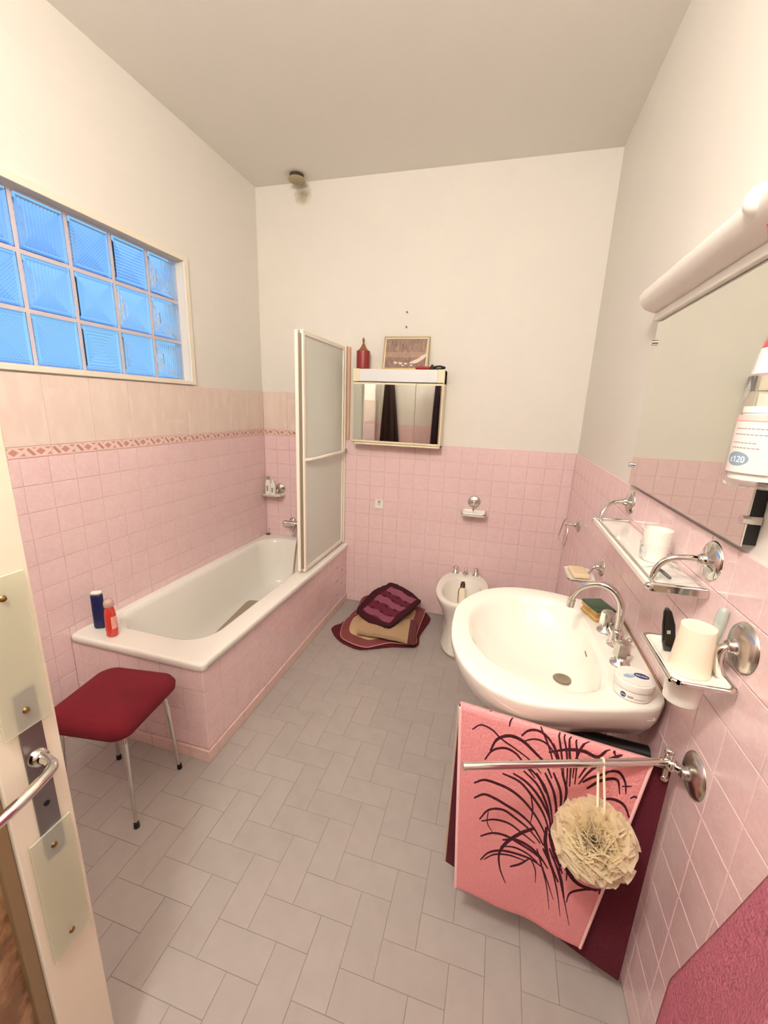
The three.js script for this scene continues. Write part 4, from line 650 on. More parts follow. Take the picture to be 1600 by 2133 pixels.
{
  const t = thing('bath_towel', 'pink towel with wine red grass print draped over the rail', 'towel');
  const dir = V(2.262 - R2.x, 0, 2.034 - R2.z).normalize(), nrm = V(-dir.z, 0, dir.x); if (nrm.z < 0) nrm.negate();
  const base = R2.clone().setY(RY);
  const P = (px, py, off) => onPlane(px, py, base.clone().addScaledVector(nrm, off), nrm);
  const FO = 0.020, front = [P(960, 1470, FO), P(1358, 1590, FO), P(950, 1842, FO + 0.006), P(1208, 1970, FO + 0.006)];
  const back = [P(957, 1470, -0.004), P(1398, 1605, -0.004), P(928, 1790, -0.03), P(1288, 2040, -0.006)];
  const bil = (q, u, v) => q[0].clone().lerp(q[1], u).lerp(q[2].clone().lerp(q[3], u), v);
  const wave = (u, v) => 0.004 * v * Math.sin(u * 7 + 0.6) + 0.002 * v * Math.sin(u * 15 + v * 2);
  const topY = RY - 0.012 + 0.0115;
  const body = (u, v, d) => {                                      // v: 0 front hem, 0.48..0.52 over the arm, 1 back hem
    if (v < 0.48) { const k = 1 - v / 0.48, p = bil(front, u, k); return p.addScaledVector(nrm, wave(u, k) + d); }
    if (v > 0.52) { const k = (v - 0.52) / 0.48, p = bil(back, u, k); return p.addScaledVector(nrm, wave(u, k) * 0.6 - d); }
    const a = (v - 0.48) / 0.04, p = bil(front, u, 0).lerp(bil(back, u, 0), a); p.y += (0.010 + d) * Math.sin(a * Math.PI); p.addScaledVector(nrm, d * Math.cos(a * Math.PI)); return p;
  };
  // the print, traced in photograph pixels and laid on the towel's own coordinates
  const S = 1024, e1 = p => p.clone().sub(base).dot(dir), F2 = front.map(p => [e1(p), p.y]);
  const uvOf = (px, py) => { const p = P(px, py, FO), x = e1(p), y = p.y; let u = 0.5, v = 0.5; for (let k = 0; k < 12; k++) { const f = i => (F2[0][i] * (1 - u) + F2[1][i] * u) * (1 - v) + (F2[2][i] * (1 - u) + F2[3][i] * u) * v; const du = i => (F2[1][i] - F2[0][i]) * (1 - v) + (F2[3][i] - F2[2][i]) * v, dv = i => (F2[2][i] - F2[0][i]) * (1 - u) + (F2[3][i] - F2[1][i]) * u; const a = x - f(0), b = y - f(1), det = du(0) * dv(1) - du(1) * dv(0); u += (a * dv(1) - b * dv(0)) / det; v += (du(0) * b - du(1) * a) / det; } return [u, v]; };
  const towelMap = canvasTex(S, 2 * S, (c) => {
    c.fillStyle = '#ffa6a8'; c.fillRect(0, 0, S, 2 * S);
    for (let k = 0; k < 9000; k++) { c.fillStyle = `rgba(${rnd() < 0.5 ? '255,186,186' : '240,142,146'},.22)`; c.fillRect(rnd() * S, rnd() * 2 * S, 5, 5); }
    // the cloth runs from the front hem (canvas bottom) over the arm (middle) to the back hem (top)
    const px = (X, Y) => { const [u, v] = uvOf(900 + X / 2.2857, 1420 + Y / 2.2857); return [u * S, 2 * S * (1 - 0.48 * (1 - v))]; };
    const blade = (pts, w0, w1) => {
      const q = new THREE.CatmullRomCurve3(pts.map(([x, y]) => { const [a, b] = px(x, y); return V(a, b, 0); })).getPoints(40);
      c.fillStyle = '#4b0e1d';
      q.forEach((p, i) => { if (!i) return; const o = q[i - 1], t = i / 40, w = (w0 + (w1 - w0) * t) * (0.75 + 0.5 * Math.sin(t * Math.PI)) + 0.8 * (hash(i, Math.round(p.x), 4) - 0.5); c.lineWidth = Math.max(2.4, w * 1.55); c.lineCap = 'round'; c.strokeStyle = '#4b0e1d'; c.beginPath(); c.moveTo(o.x, o.y); c.lineTo(p.x, p.y); c.stroke(); });
    };
    const L = [
      [[[195, 220], [235, 200], [290, 225], [330, 265], [400, 315], [470, 370], [520, 430]], 5, 4], [[[280, 320], [310, 270], [370, 252], [430, 275], [490, 330], [540, 385], [570, 450]], 9, 7], [[[255, 360], [290, 320], [350, 310], [400, 335], [440, 385], [490, 450]], 7, 5],
      [[[430, 250], [460, 228], [510, 230], [560, 270], [590, 330], [605, 400]], 7, 5], [[[430, 280], [490, 268], [540, 285], [580, 330], [600, 380]], 5, 4], [[[510, 200], [540, 260], [565, 330], [580, 400]], 5, 5], [[[330, 385], [380, 372], [440, 392], [500, 440], [540, 520]], 7, 5], [[[370, 205], [381, 152]], 6, 4], [[[275, 128], [283, 118]], 5, 3],
      [[[600, 230], [612, 300], [622, 390], [630, 470]], 6, 5], [[[625, 240], [640, 320], [645, 400], [640, 500]], 6, 5], [[[655, 255], [655, 330], [660, 400], [655, 490]], 7, 6], [[[685, 270], [690, 330], [688, 400], [680, 480]], 6, 5], [[[580, 290], [605, 360], [620, 430]], 5, 4],
      [[[737, 275], [705, 320], [680, 385], [670, 450]], 8, 5], [[[560, 330], [640, 318], [720, 325], [790, 352], [838, 318]], 7, 9], [[[832, 322], [775, 368], [740, 395], [700, 450]], 9, 6], [[[900, 345], [850, 362], [800, 385], [740, 430], [700, 480]], 10, 6], [[[860, 320], [875, 350]], 5, 4],
      [[[205, 470], [250, 458], [320, 480], [380, 510], [440, 560], [500, 640], [545, 730]], 8, 7], [[[205, 540], [250, 525], [300, 545], [350, 575], [420, 620], [480, 680], [530, 770]], 8, 7], [[[230, 640], [270, 600], [340, 600], [400, 640], [460, 690], [515, 760]], 7, 6], [[[235, 720], [290, 708], [350, 720], [420, 760], [490, 810], [540, 860]], 7, 6], [[[270, 605], [266, 660], [290, 705]], 4, 3], [[[240, 650], [300, 645], [370, 665], [430, 710], [490, 760]], 6, 5],
      [[[235, 830], [270, 800], [330, 790], [400, 805], [470, 835], [530, 880]], 7, 6], [[[250, 830], [300, 808], [370, 812], [440, 840]], 5, 5], [[[350, 940], [325, 870], [322, 805], [352, 757], [420, 712], [482, 690]], 5, 14], [[[340, 740], [400, 740], [460, 772], [510, 820], [550, 880]], 8, 7], [[[375, 865], [420, 855], [465, 832]], 7, 6], [[[330, 770], [390, 775], [450, 805], [500, 850]], 5, 5],
      [[[340, 430], [420, 470], [480, 540], [530, 620], [560, 710]], 7, 7], [[[390, 430], [450, 470], [510, 540], [550, 620], [575, 700]], 7, 7], [[[440, 420], [500, 480], [540, 560], [560, 640], [565, 730]], 7, 7], [[[500, 430], [540, 500], [565, 590], [575, 690]], 7, 7], [[[540, 430], [580, 520], [592, 620], [585, 720]], 8, 7], [[[580, 430], [612, 520], [610, 620], [590, 720]], 8, 7], [[[620, 430], [640, 510], [625, 600]], 8, 7], [[[470, 520], [480, 600], [470, 660]], 5, 4],
      [[[720, 470], [760, 450], [830, 432]], 8, 5], [[[790, 442], [850, 420], [890, 425], [918, 470], [922, 525]], 7, 5], [[[740, 500], [810, 462], [880, 460], [893, 525]], 9, 5], [[[800, 552], [860, 550], [910, 575], [940, 640]], 7, 6], [[[945, 545], [965, 538], [985, 556]], 5, 4], [[[905, 490], [950, 490]], 4, 3], [[[600, 740], [640, 725], [680, 735]], 10, 6],
      [[[500, 790], [520, 860], [545, 960], [558, 1070]], 7, 3], [[[530, 790], [570, 880], [595, 980], [610, 1095]], 9, 3], [[[560, 790], [600, 890], [625, 1000], [652, 1135]], 9, 3], [[[470, 830], [492, 890], [492, 950]], 5, 3], [[[515, 850], [545, 930], [578, 1025]], 6, 3], [[[570, 820], [615, 920], [630, 1010]], 7, 4], [[[640, 1030], [655, 990], [720, 970], [800, 972]], 5, 8], [[[610, 800], [640, 880], [690, 940], [780, 975]], 10, 10], [[[620, 840], [605, 900], [620, 960]], 7, 5], [[[640, 760], [645, 850], [640, 930]], 8, 6],
      [[[545, 690], [540, 760], [560, 850], [600, 940]], 14, 9], [[[560, 720], [580, 800], [620, 900]], 14, 8], [[[590, 700], [600, 780], [640, 860], [680, 930]], 9, 8], [[[930, 620], [950, 660], [960, 700]], 6, 5], [[[800, 985], [850, 1000], [900, 940]], 20, 14]];
    L.forEach(a => blade(...a));
  });
  const pile = rep(grain, 10, 10);
  const outerMat = std({ map: towelMap, roughness: 1, bumpMap: pile, bumpScale: 0.003 }), wine = std({ color: '#641528', roughness: 1, bumpMap: pile, bumpScale: 0.003 });
  obj('printed_face', sheet((u, v) => body(u, 1 - v, 0.0025), 40, 100, 0.003), outerMat, t);
  obj('reverse_face', sheet((u, v) => body(u, 1 - v, -0.0012), 40, 100, 0.003), wine, t);
  const hemMat = std({ color: '#ffcfcb', roughness: 1 });
  const edge = (u, a, b) => tube(Array.from({ length: 14 }, (_, i) => body(u, a + (b - a) * i / 13, 0.001)), 0.0048, 60, 8);
  obj('hem', edge(1, 0, 0.475), hemMat, t); obj('hem', edge(0, 0, 0.475), hemMat, t); obj('hem', edge(0, 0.525, 1), std({ color: '#c9b3a2', roughness: 1 }), t);
}
{ // mesh sponge on a cord
  const a = on(1257, 1594, 'y', RY + 0.006), k = (a.x - R1.x) / (2.262 - R1.x), top = V(a.x, RY + 0.006, R1.z + (2.04 - R1.z) * k), c = V(top.x + 0.002, RY - 0.172, top.z + 0.036);
  const t = thing('mesh_sponge', 'cream mesh bath sponge hanging by a cord from the towel rail', 'sponge', [c.x, c.y, c.z]);
  const ruff = []; seed = 99;
  for (let i = 0; i < 64; i++) {
    const d = V(rnd() - 0.5, rnd() - 0.5, rnd() - 0.5).normalize(), e = V(0, 1, 0).cross(d).normalize(), f = d.clone().cross(e), ph = rnd() * 6.28, kk = 8 + Math.floor(rnd() * 8), am = 0.22 + 0.2 * rnd(), R = 0.085 + 0.05 * rnd(), tilt = 0.1 + 0.35 * rnd(), lim = 0.074 + 0.034 * rnd();
    const g = new THREE.PlaneGeometry(1, 1, 140, 8), q = g.attributes.position;
    for (let n = 0; n < q.count; n++) { const th = (q.getX(n) + 0.5) * 2 * Math.PI, r = (q.getY(n) + 0.5) * R, w = am * r * Math.sin(kk * th + ph) + 0.05 * r * Math.sin((2 * kk + 1) * th) + tilt * r + 0.25 * r * Math.sin(2 * th + ph * 2); const p = e.clone().multiplyScalar(r * Math.cos(th)).addScaledVector(f, r * Math.sin(th)).addScaledVector(d, w); const l = p.length() + 1e-6, m = lim * Math.tanh(l / lim) / l; q.setXYZ(n, p.x * m, p.y * m * 1.05, p.z * m * 0.85); }
    g.computeVertexNormals(); ruff.push(g);
  }
  obj('mesh_ruffles', ruff, phys({ color: '#fdf3d8', roughness: 1, transmission: 0.68, thickness: 0, side: THREE.DoubleSide }), t);
  const up = top.clone().sub(c);
  obj('cord', [tube([[0, 0.04, 0.0], [0.006, 0.09, 0.006], [up.x + 0.003, up.y - 0.02, up.z + 0.0125], [up.x, up.y + 0.0125, up.z], [up.x - 0.003, up.y - 0.02, up.z - 0.0125], [-0.005, 0.09, -0.006], [0, 0.04, 0]], 0.0028, 60, 8, false, 0.4)], std({ color: '#efe2c6', roughness: 0.9 }), t);
}

// ------------------------------------------------------------------ right wall: shelf, tumbler tray, soap dish, ring
{
  const t = thing('wall_shelf', 'white shelf with chrome ends and curved arms below the mirror', 'shelf');
  const z0 = 1.315, z1 = 1.942, x0 = 2.186, y = 1.182;
  obj('plate', span(x0, W - 0.006, y - 0.005, y + 0.004, z0, z1, 0.003), phys({ color: '#f3f0e6', roughness: 0.12, clearcoat: 0.6 }), t);
  obj('front_lip', span(x0 - 0.002, x0 + 0.008, y - 0.008, y + 0.010, z0, z1, 0.004), M.ceramic, t);
  obj('front_rail', rod([x0 + 0.012, y + 0.009, z0], [x0 + 0.012, y + 0.009, z1], 0.003), M.chrome, t);
  for (const z of [z0, z1]) obj('end_rail', [span(x0, W - 0.004, y - 0.010, y + 0.014, z - 0.006, z + 0.006, 0.005), tr(new THREE.SphereGeometry(0.009, 16, 12), x0, y + 0.004, z)], M.chrome, t);
  for (const [z, e] of [[1.278, z0 + 0.03], [1.917, z1 - 0.035]]) {
    const s = obj('escutcheon', tr(rosette(0.046), W, 1.255, z, 0, 0, Math.PI / 2), M.chrome, t);
    obj('arm', tube([[W - 0.02, 1.255, z], [W - 0.05, 1.255, z + (e - z) * 0.2], [W - 0.082, 1.247, z + (e - z) * 0.55], [W - 0.102, 1.222, z + (e - z) * 0.85], [W - 0.108, y + 0.004, e]], 0.0072, 40), M.chrome, s);
  }
}
const cupGeo = (r0, r1, h) => lathe([[0.0001, 0.002], [r0 - 0.002, 0.002], [r1 - 0.0018, h - 0.001], [r1, h], [r1 + 0.0004, h - 0.001], [r0, 0.003], [r0 - 0.003, 0], [0.0001, 0]], 48);
const SY = 1.1865;
{
  const c = thing('white_cup', 'white plastic cup half wrapped in clear plastic on the wall shelf', 'cup', [2.252, SY, 1.745]);
  obj('cup_body', cupGeo(0.027, 0.034, 0.088), M.whitePlastic, c);
  const film = phys({ color: '#ffffff', roughness: 0.12, transmission: 0.9, thickness: 0, side: THREE.DoubleSide });
  const wrap = lathe([[0.031, 0.001], [0.033, 0.02], [0.036, 0.05]], 48), q = wrap.attributes.position; for (let i = 0; i < q.count; i++) { const k = 1 + 0.09 * (hash(Math.round(Math.atan2(q.getZ(i), q.getX(i)) * 9), Math.round(q.getY(i) * 90), 3) - 0.4); q.setX(i, q.getX(i) * k); q.setZ(i, q.getZ(i) * k); } wrap.computeVertexNormals();
  obj('wrapper', wrap, film, c);
  obj('print', tr(new THREE.CylinderGeometry(0.0335, 0.0315, 0.026, 24, 1, true, 3.3, 2.0), 0, 0.024, 0), std({ roughness: 0.5, side: THREE.DoubleSide, map: canvasTex(256, 96, g => { g.fillStyle = '#eef0ec'; g.fillRect(0, 0, 256, 96); g.strokeStyle = '#8d9a9c'; g.lineWidth = 7; for (let k = 0; k < 9; k++) { g.beginPath(); g.moveTo(16 + k * 27, 18 + 10 * (k % 3)); g.lineTo(34 + k * 25, 70 - 8 * (k % 2)); g.stroke(); } }) }), c);
  const b = thing('toiletry_sachet', 'crumpled clear sachet with a small printed tag on the wall shelf', 'sachet', [2.252, SY, 1.865], 0.3);
  const pk = (u, v) => V((u - 0.5) * 0.085, 0.004 + 0.022 * Math.sin(Math.PI * u) * Math.sin(Math.PI * v) + 0.004 * hash(Math.round(u * 12), Math.round(v * 12), 8), (v - 0.5) * 0.10);
  obj('film', sheet(pk, 12, 12, 0.001), film, b);
  obj('tag', tr(new THREE.PlaneGeometry(0.028, 0.02), 0.016, 0.031, 0.0, -Math.PI / 2 + 0.25, 1.9), std({ side: THREE.DoubleSide, roughness: 0.5, map: canvasTex(128, 92, g => { g.fillStyle = '#f1efe9'; g.fillRect(0, 0, 128, 92); g.fillStyle = '#3c3436'; for (const [x, w] of [[20, 14], [42, 20], [70, 14], [92, 18]]) { g.fillRect(x, 26, w, 9); g.fillRect(x, 54, w, 9); g.fillRect(x, 26, 6, 37); } }) }), b);
  obj('strap', tube([[-0.03, 0.014, 0.04], [-0.036, 0.022, 0.018], [-0.03, 0.018, 0.0]], 0.004, 12, 8), std({ color: '#5d5b5a', roughness: 0.5 }), b);
}
{
  const t = thing('tumbler_holder', 'chrome rimmed white tumbler tray on the tiles beside the washbasin', 'holder');
  const cx = 2.243, cz = 2.045, y = 1.062, hx = 0.054, hz = 0.093;
  obj('escutcheon', tr(rosette(0.05), W, 1.143, 2.10, 0, 0, Math.PI / 2), M.chromeSatin, t);
  obj('arm', tube([[W - 0.02, 1.143, 2.10], [W - 0.036, 1.13, 2.10], [W - 0.03, 1.09, 2.095], [W - 0.02, y + 0.01, 2.09]], 0.009, 24), M.chrome, t);
  obj('insert', loft([rrect(cx, y - 0.004, cz, hx - 0.012, hz - 0.012, 0.014), rrect(cx, y, cz, hx - 0.002, hz - 0.002, 0.02), rrect(cx, y + 0.010, cz, hx - 0.002, hz - 0.002, 0.02), rrect(cx, y + 0.0105, cz, hx - 0.006, hz - 0.006, 0.018), rrect(cx, y + 0.003, cz, hx - 0.014, hz - 0.014, 0.012)], true, true), M.ceramic, t);
  obj('ridge', [-0.07, -0.058, -0.046].map(d => span(cx - 0.03, cx + 0.036, y + 0.002, y + 0.007, cz + d - 0.002, cz + d + 0.002, 0.001)), M.ceramic, t);
  obj('cup_well', tr(lathe([[0.0001, -0.075], [0.026, -0.074], [0.032, -0.068], [0.036, 0.0]], 40), cx - 0.004, y, cz + 0.03), M.ceramic, t);
  const rim = rrect(cx, y + 0.006, cz, hx, hz, 0.018, 5); obj('frame', tube(rim, 0.0052, 120, 10, true), M.chrome, t);
  const c = thing('cream_tumbler', 'cream plastic tumbler turned upside down on the tumbler tray', 'cup', [cx - 0.004, y + 0.0035, cz + 0.034]);
  obj('cup_body', lathe([[0.0001, 0.098], [0.027, 0.098], [0.0288, 0.100], [0.0300, 0.100], [0.0305, 0.098], [0.0365, 0.001], [0.036, 0], [0.0345, 0], [0.029, 0.092], [0.0001, 0.093]], 56), std({ color: '#f3e4cc', roughness: 0.42 }), c);
  const k = thing('black_comb_case', 'slim black comb case standing on the tumbler tray', 'case', [cx - 0.018, y + 0.004, cz - 0.034]); k.rotation.set(-0.1, 0, 0.14);
  obj('case_body', loft([rrect(0, 0, 0, 0.010, 0.004, 0.004, 4), rrect(0, 0.02, 0, 0.013, 0.006, 0.005, 4), rrect(0, 0.06, 0, 0.013, 0.0065, 0.006, 4), rrect(-0.002, 0.09, 0, 0.008, 0.005, 0.004, 4), rrect(-0.003, 0.098, 0, 0.003, 0.003, 0.002, 4)], true, true), phys({ color: '#0b090a', roughness: 0.2, clearcoat: 0.8 }), k);
  obj('case_mark', tr(new THREE.PlaneGeometry(0.007, 0.008), -0.002, 0.045, 0.0069), std({ color: '#a9a29a', roughness: 0.5 }), k);
  const b = thing('toothbrush_cover', 'translucent toothbrush cover behind the cream tumbler', 'cover', [cx + 0.038, y + 0.010, cz + 0.0]); b.rotation.set(-0.12, 0.2, -0.16);
  obj('cover_body', lathe([[0.0001, 0], [0.008, 0.001], [0.009, 0.02], [0.0105, 0.09], [0.0095, 0.115], [0.005, 0.121], [0.0001, 0.122]], 24), phys({ color: '#dfe6df', roughness: 0.3, transmission: 0.5, thickness: 0 }), b);
  obj('bristles', span(-0.005, 0.005, 0.088, 0.112, -0.005, 0.005, 0.002), std({ color: '#8fa8a0', roughness: 0.7 }), b);
}
{
  const t = thing('soap_dish', 'chrome wall dish with cream soap between the ring and the shelf', 'soap dish');
  obj('escutcheon', tr(rosette(0.04), W, 0.912, 1.055, 0, 0, Math.PI / 2), M.chrome, t);
  obj('arm', tube([[W - 0.02, 0.912, 1.055], [W - 0.036, 0.905, 1.055], [W - 0.05, 0.875, 1.055]], 0.0065, 20), M.chrome, t);
  const d = soapTray(t, 0.115, 0.165, M.ceramic); d.position.set(2.222, 0.858, 1.055);
  obj('frame', tube(rrect(2.222, 0.868, 1.055, 0.058, 0.083, 0.02, 4), 0.003, 70, 8, true), M.chrome, t);
  const s = obj('soap_cake', tr(new RoundedBoxGeometry(0.07, 0.022, 0.11, 4, 0.009), 2.218, 0.8765, 1.055, 0, 0.1), std({ color: '#f0d8b4', roughness: 0.45 })); tag(s, 'large cream soap bar in the dish beside the washbasin', 'soap');
}
{
  const t = thing('towel_ring', 'chrome ring holder on the right wall near the back corner', 'towel ring', [W, 0.935, 0.42]);
  obj('escutcheon', tr(rosette(0.042), 0, 0, 0, 0, 0, Math.PI / 2), M.chrome, t);
  obj('stem', [rod([-0.02, 0, 0], [-0.065, 0, 0], 0.007), tr(new THREE.SphereGeometry(0.010, 16, 12), -0.068, 0, 0)], M.chrome, t);
  obj('ring', tube([[-0.068, 0.008, -0.01], [-0.07, 0.012, -0.055], [-0.082, -0.06, -0.075], [-0.09, -0.108, -0.07], [-0.082, -0.118, 0.0], [-0.075, -0.112, 0.07], [-0.068, -0.06, 0.075], [-0.066, 0.0, 0.05], [-0.066, 0.008, 0.01]], 0.0042, 80, 10, true), M.chrome, t);
}

// ------------------------------------------------------------------ mirror, lamp over it, bag of cotton pads
{
  const t = thing('wall_mirror', 'large frameless mirror clipped to the right wall above the shelf', 'mirror');
  const xf = W - 0.020, z0 = 1.272, z1 = 2.041, y0 = 1.327, y1 = 1.872;
  obj('backing', span(xf + 0.004, W + 0.006, y0 + 0.004, y1 - 0.004, z0 + 0.008, z1 - 0.001), M.black, t);
  obj('glass', span(xf, xf + 0.004, y0, y1, z0, z1, 0.0008), M.mirror, t);
  for (const [y, z] of [[1.808, z0], [1.392, z0], [1.381, z1]]) obj('clip', [span(xf - 0.004, W + 0.004, y - 0.008, y + 0.008, z - 0.006, z + 0.006, 0.002), tr(cyl(0.009, 0.009, 0.014), xf - 0.002, y, z, 0, 0, Math.PI / 2)], M.chrome, t);
}
{
  const t = thing('mirror_lamp', 'long white curved lamp housing above the wall mirror', 'lamp');
  const z0 = 1.262, z1 = 2.02;
  const prof = (s, k) => [[0.004, 1.878], [0.034, 1.880], [0.040, 1.890], [0.0405, 1.900], [0.046, 1.902], [0.070, 1.912], [0.086, 1.932], [0.090, 1.952], [0.080, 1.968], [0.055, 1.984], [0.02, 1.992], [-0.004, 1.993]].map(([a, y]) => V(W - a * s - 0, 1.93 + (y - 1.93) * k, 0));
  obj('base_strip', span(W - 0.034, W + 0.005, 1.874, 1.902, z0 + 0.012, z1 - 0.012, 0.005), M.whitePlastic, t);
  const sec = [[z0, 0.86, 0.75], [z0 + 0.004, 0.95, 0.92], [z0 + 0.012, 1, 1], [z1 - 0.012, 1, 1], [z1 - 0.004, 0.95, 0.92], [z1, 0.86, 0.75]].map(([z, s, k]) => prof(s, k).slice(3).concat([V(W + 0.004, 1.90, 0)]).map(p => V(p.x, p.y, z)));
  obj('diffuser', loft(sec, true, true), std({ color: '#efe6dd', roughness: 0.35 }), t);
  obj('end_knob', tr(lathe([[0.0001, 0.055], [0.018, 0.052], [0.027, 0.04], [0.03, 0.018], [0.028, 0]], 32), W - 0.05, 1.945, 1.935, 0, 0.5, Math.PI / 2 - 0.3), M.whitePlastic, t);
}
{ // bag of cotton pads hanging in front of the mirror's near end
  const bx = 2.252, bz = 2.115, t = thing('cotton_pad_bag', 'clear drawstring bag of cotton pads hanging in front of the mirror', 'bag', [bx, 1.455, bz]);
  const film = phys({ color: '#ffffff', roughness: 0.08, transmission: 0.94, thickness: 0, side: THREE.DoubleSide });
  const ang = Math.atan2(camera.position.x - bx, camera.position.z - bz);   // faces the room
  const ringAt = (y, r, q) => Array.from({ length: 40 }, (_, i) => { const a = i / 40 * 2 * Math.PI, k = 1 + q * (hash(i % 13, Math.round(y * 200), 6) - 0.5); return V(r * k * Math.sin(a), y, r * k * Math.cos(a)); });
  obj('film', loft([ringAt(0.006, 0.02, 0.2), ringAt(0, 0.04, 0.25), ringAt(0.014, 0.049, 0.1), ringAt(0.10, 0.048, 0.04), ringAt(0.135, 0.046, 0.12), ringAt(0.16, 0.043, 0.25), ringAt(0.18, 0.041, 0.2), ringAt(0.20, 0.040, 0.25), ringAt(0.225, 0.036, 0.2), ringAt(0.25, 0.030, 0.3), ringAt(0.27, 0.024, 0.4)], true), film, t);
  obj('cotton_pads', Array.from({ length: 11 }, (_, i) => cyl(0.041, 0.041, 0.0105, 0.001 * (i % 2), 0.018 + i * 0.011, 0, 40)), std({ color: '#f6ece4', roughness: 1 }), t);
  const lab = canvasTex(512, 320, (c, w, h) => {
    c.fillStyle = '#f6e3dc'; c.fillRect(0, 0, w, h); c.fillStyle = '#f0c3bb'; c.fillRect(0, 0, w, 34); c.fillStyle = '#e39a92'; c.fillRect(0, 30, w, 8);
    c.fillStyle = '#9c9094'; for (const [y, l] of [[72, 190], [104, 200], [150, 150], [178, 160]]) for (let x = 60; x < 60 + l; x += 22) c.fillRect(x, y, 18, 7);
    c.fillStyle = '#7f9aae'; c.beginPath(); c.ellipse(120, 244, 74, 40, 0, 0, 7); c.fill(); c.fillStyle = '#dfe8ee'; c.font = 'bold 48px sans-serif'; c.textAlign = 'center'; c.textBaseline = 'middle'; c.fillText('x120', 122, 246);
  });
  obj('label', tr(new THREE.CylinderGeometry(0.0455, 0.0455, 0.095, 48, 1, true, ang - 1.55, 3.1), 0, 0.072, 0), std({ map: lab, roughness: 0.5, side: THREE.DoubleSide }), t);
  obj('top_band', tr(new THREE.CylinderGeometry(0.037, 0.0415, 0.04, 40, 1, true), 0, 0.205, 0), std({ color: '#f3e4e4', roughness: 0.5, side: THREE.DoubleSide }), t);
  obj('drawstring', [tr(new THREE.CylinderGeometry(0.030, 0.0365, 0.022, 40, 1, true), 0, 0.238, 0), tube([[-0.024, 0.246, 0], [-0.02, 0.33, -0.05], [0, 0.47, -0.17], [0.02, 0.33, -0.05], [0.024, 0.246, 0]], 0.0022, 30, 6)], std({ color: '#d2484c', roughness: 0.6, side: THREE.DoubleSide }), t);
}

// ------------------------------------------------------------------ stool, door, garments
{
  const t = thing('upholstered_stool', 'dark red upholstered stool with slender chrome legs by the bathtub', 'stool', [0.49, 0, 1.925], 0.14);
  const s = 0.168, R = [rrect(0, 0.395, 0, s - 0.035, s - 0.035, 0.05), rrect(0, 0.398, 0, s - 0.012, s - 0.012, 0.055), rrect(0, 0.412, 0, s, s, 0.06), rrect(0, 0.432, 0, s + 0.002, s + 0.002, 0.06), rrect(0, 0.45, 0, s - 0.006, s - 0.006, 0.06), rrect(0, 0.462, 0, s - 0.03, s - 0.03, 0.055), rrect(0, 0.468, 0, s - 0.08, s - 0.08, 0.05)];
  obj('seat', loft(R, true, true), std({ color: '#7c1526', roughness: 0.95, bumpMap: rep(grain, 4, 4), bumpScale: 0.002 }), t);
  for (const [sx, sz] of [[1, 1], [1, -1], [-1, 1], [-1, -1]]) {
    const top = [sx * 0.115, 0.396, sz * 0.105], knee = [sx * 0.128, 0.36, sz * 0.115], foot = [sx * 0.145, 0.012, sz * 0.132];
    const l = obj('leg', [rod(knee, foot, 0.0095, 0.0065), tube([[sx * 0.09, 0.397, sz * 0.085], top, knee], 0.0095, 10)], M.chrome, t);
    obj('foot_cap', cyl(0.0105, 0.009, 0.022, sx * 0.1455, 0.011, sz * 0.1325, 16), M.black, l);
  }
}
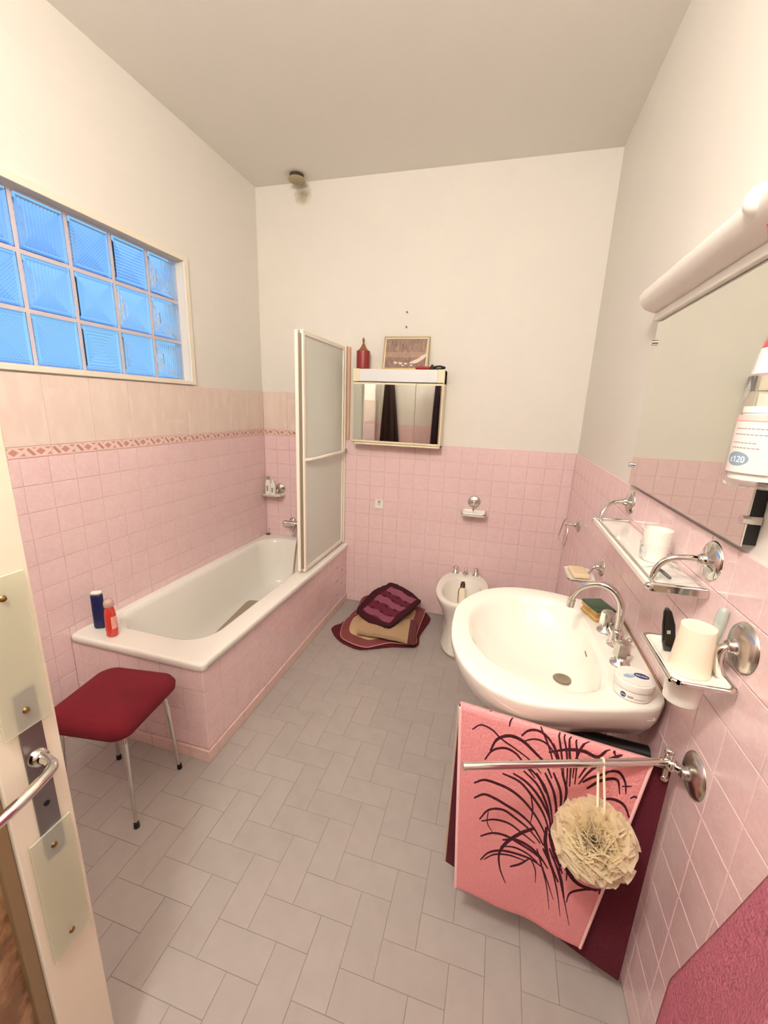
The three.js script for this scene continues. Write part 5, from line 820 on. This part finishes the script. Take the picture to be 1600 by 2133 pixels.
{ // open door, hinged on the front wall
  const X = 1.10, z0 = 2.513, z1 = 3.352, th = 0.04;
  const t = new THREE.Group(); t.name = 'door_1'; t.userData.kind = 'structure'; tag(t, 'open cream door with textured glass panel and glass push plates', 'door'); scene.add(t);
  const st = 0.098;
  obj('stile', span(X - th, X, 0.008, 2.04, z0, z0 + st, 0.003), M.creamDoor, t); obj('stile', span(X - th, X, 0.008, 2.04, z1 - st, z1, 0.003), M.creamDoor, t);
  obj('rail', span(X - th, X, 0.008, 0.22, z0 + st, z1 - st, 0.002), M.creamDoor, t); obj('rail', span(X - th, X, 1.92, 2.04, z0 + st, z1 - st, 0.002), M.creamDoor, t);
  const bead = std({ color: '#8a7050', roughness: 0.5 });
  for (const [a, b] of [[z0 + st, z0 + st + 0.022], [z1 - st - 0.022, z1 - st]]) obj('glazing_bead', span(X - th + 0.006, X - 0.006, 0.22, 1.92, a, b, 0.004), bead, t);
  for (const [a, b] of [[0.22, 0.242], [1.898, 1.92]]) obj('glazing_bead', span(X - th + 0.006, X - 0.006, a, b, z0 + st, z1 - st, 0.004), bead, t);
  const amber = tex(256, (u, v) => mix([158, 112, 72], [232, 192, 142], Math.max(0, Math.min(1, (fbm(u * 7, v * 7, 7, 101, 4) - 0.3) * 2.4))));
  obj('glass_panel', span(X - 0.024, X - 0.018, 0.235, 1.905, z0 + st + 0.01, z1 - st - 0.01), phys({ map: rep(amber, 2, 4), roughness: 0.35, transmission: 0.4, thickness: 0, bumpMap: rep(tileBump, 4, 8), bumpScale: 0.004 }), t);
  const plate = phys({ color: '#f3f3e4', roughness: 0.25, transmission: 0.62, thickness: 0 });
  for (const [a, b] of [[1.02, 1.292], [0.512, 0.80]]) {
    const g = obj('push_plate', span(X + 0.004, X + 0.008, a, b, z0 + 0.012, z0 + 0.084, 0.001), plate, t);
    for (const y of [a + 0.035, b - 0.035]) obj('screw_cap', tr(lathe([[0.0001, 0.004], [0.004, 0.003], [0.0055, 0]], 16), X + 0.008, y, z0 + 0.048, 0, 0, -Math.PI / 2), M.brass, g);
  }
  const steel = std({ color: '#8f8a8c', metalness: 0.9, roughness: 0.3 });
  const p = obj('handle_plate', span(X, X + 0.004, 0.735, 1.09, z0 + 0.026, z0 + 0.062, 0.001), steel, t);
  obj('keyhole', tr(cyl(0.005, 0.005, 0.002, 0, 0, 0, 16), X + 0.0045, 0.855, z0 + 0.044, 0, 0, Math.PI / 2), M.black, p);
  const h0 = V(X + 0.004, 0.955, z0 + 0.044), pts = [h0, V(X + 0.03, 0.955, z0 + 0.044), V(X + 0.048, 0.954, z0 + 0.052), V(X + 0.054, 0.951, z0 + 0.075), V(X + 0.056, 0.944, z0 + 0.115), V(X + 0.054, 0.938, z0 + 0.15)];
  obj('lever', [tube(pts, 0.009, 50, 14), tr(lathe([[0.0001, 0.012], [0.013, 0.012], [0.016, 0]], 24), h0.x - 0.001, h0.y, h0.z, 0, 0, -Math.PI / 2)], M.chrome, t);
}
{ // rose coloured bathrobe hanging on the right wall, near the doorway
  const t = thing('rose_bathrobe', 'dusky rose knitted bathrobe hanging on the right wall', 'bathrobe');
  const knit = tex(256, (u, v) => mix([190, 100, 120], [216, 130, 148], 0.5 + 0.5 * Math.sin((v * 40 + 1.5 * fbm(u * 6, v * 6, 6, 111, 3)) * 6.283) * 0.7 * fbm(u * 20, v * 20, 20, 112, 2)));
  const m = std({ map: rep(knit, 2, 3), roughness: 1, bumpMap: rep(grain, 6, 6), bumpScale: 0.004 });
  const rb = (u, v) => { const y = 1.58 - v * 1.42, zl = 2.52 - 0.27 * Math.min(1, v / 0.78) ** 1.15, zr = 2.62 + 0.2 * v; const z = zl + (zr - zl) * u; const d = 0.03 + 0.05 * Math.sin(Math.PI * Math.min(1, u * 1.05)) * (0.5 + 0.5 * v) + 0.012 * v * Math.sin(u * 17 + v * 2); return V(W - d - 0.006, y, z); };
  obj('cloth', sheet(rb, 50, 60, 0.012), m, t);
  obj('wall_hook', [rod([W, 1.60, 2.57], [W - 0.05, 1.605, 2.57], 0.006), tr(new THREE.SphereGeometry(0.010, 14, 10), W - 0.052, 1.607, 2.57)], M.chrome, t);
}
{ // dark robe on the front wall, seen only in the cabinet's mirrors
  const t = thing('dark_robe', 'dark brown robe hanging on the front wall', 'robe');
  const m = std({ color: '#2a1712', roughness: 1 });
  const rb = (u, v) => { const y = 1.99 - v * 1.05, hw = 0.055 + 0.10 * v ** 0.9, x = 0.19 + 0.03 * v + (u - 0.5) * 2 * hw; return V(x, y, ZF - 0.03 - 0.05 * Math.sin(Math.PI * u) - 0.014 * v * Math.sin(u * 22)); };
  obj('cloth', sheet((u, v) => rb(1 - u, v), 40, 40, 0.012), m, t);
  obj('wall_hook', [rod([0.19, 2.0, ZF], [0.19, 2.005, ZF - 0.055], 0.006)], M.chrome, t);
}

{ // dark coat beside the doorway, seen only in the cabinet's mirrors
  const t = thing('dark_coat', 'dark purple coat hanging on the front wall beside the doorway', 'coat');
  const rb = (u, v) => { const y = 2.0 - v * 1.2, hw = 0.05 + 0.05 * v ** 0.5, x = 0.93 + (u - 0.5) * 2 * hw; return V(x, y, ZF - 0.03 - 0.045 * Math.sin(Math.PI * u) - 0.012 * v * Math.sin(u * 19)); };
  obj('cloth', sheet((u, v) => rb(1 - u, v), 36, 40, 0.012), std({ color: '#2c1a22', roughness: 1 }), t);
  obj('wall_hook', [rod([0.93, 2.01, ZF], [0.93, 2.015, ZF - 0.055], 0.006)], M.chrome, t);
}

renderer.render(scene, camera);
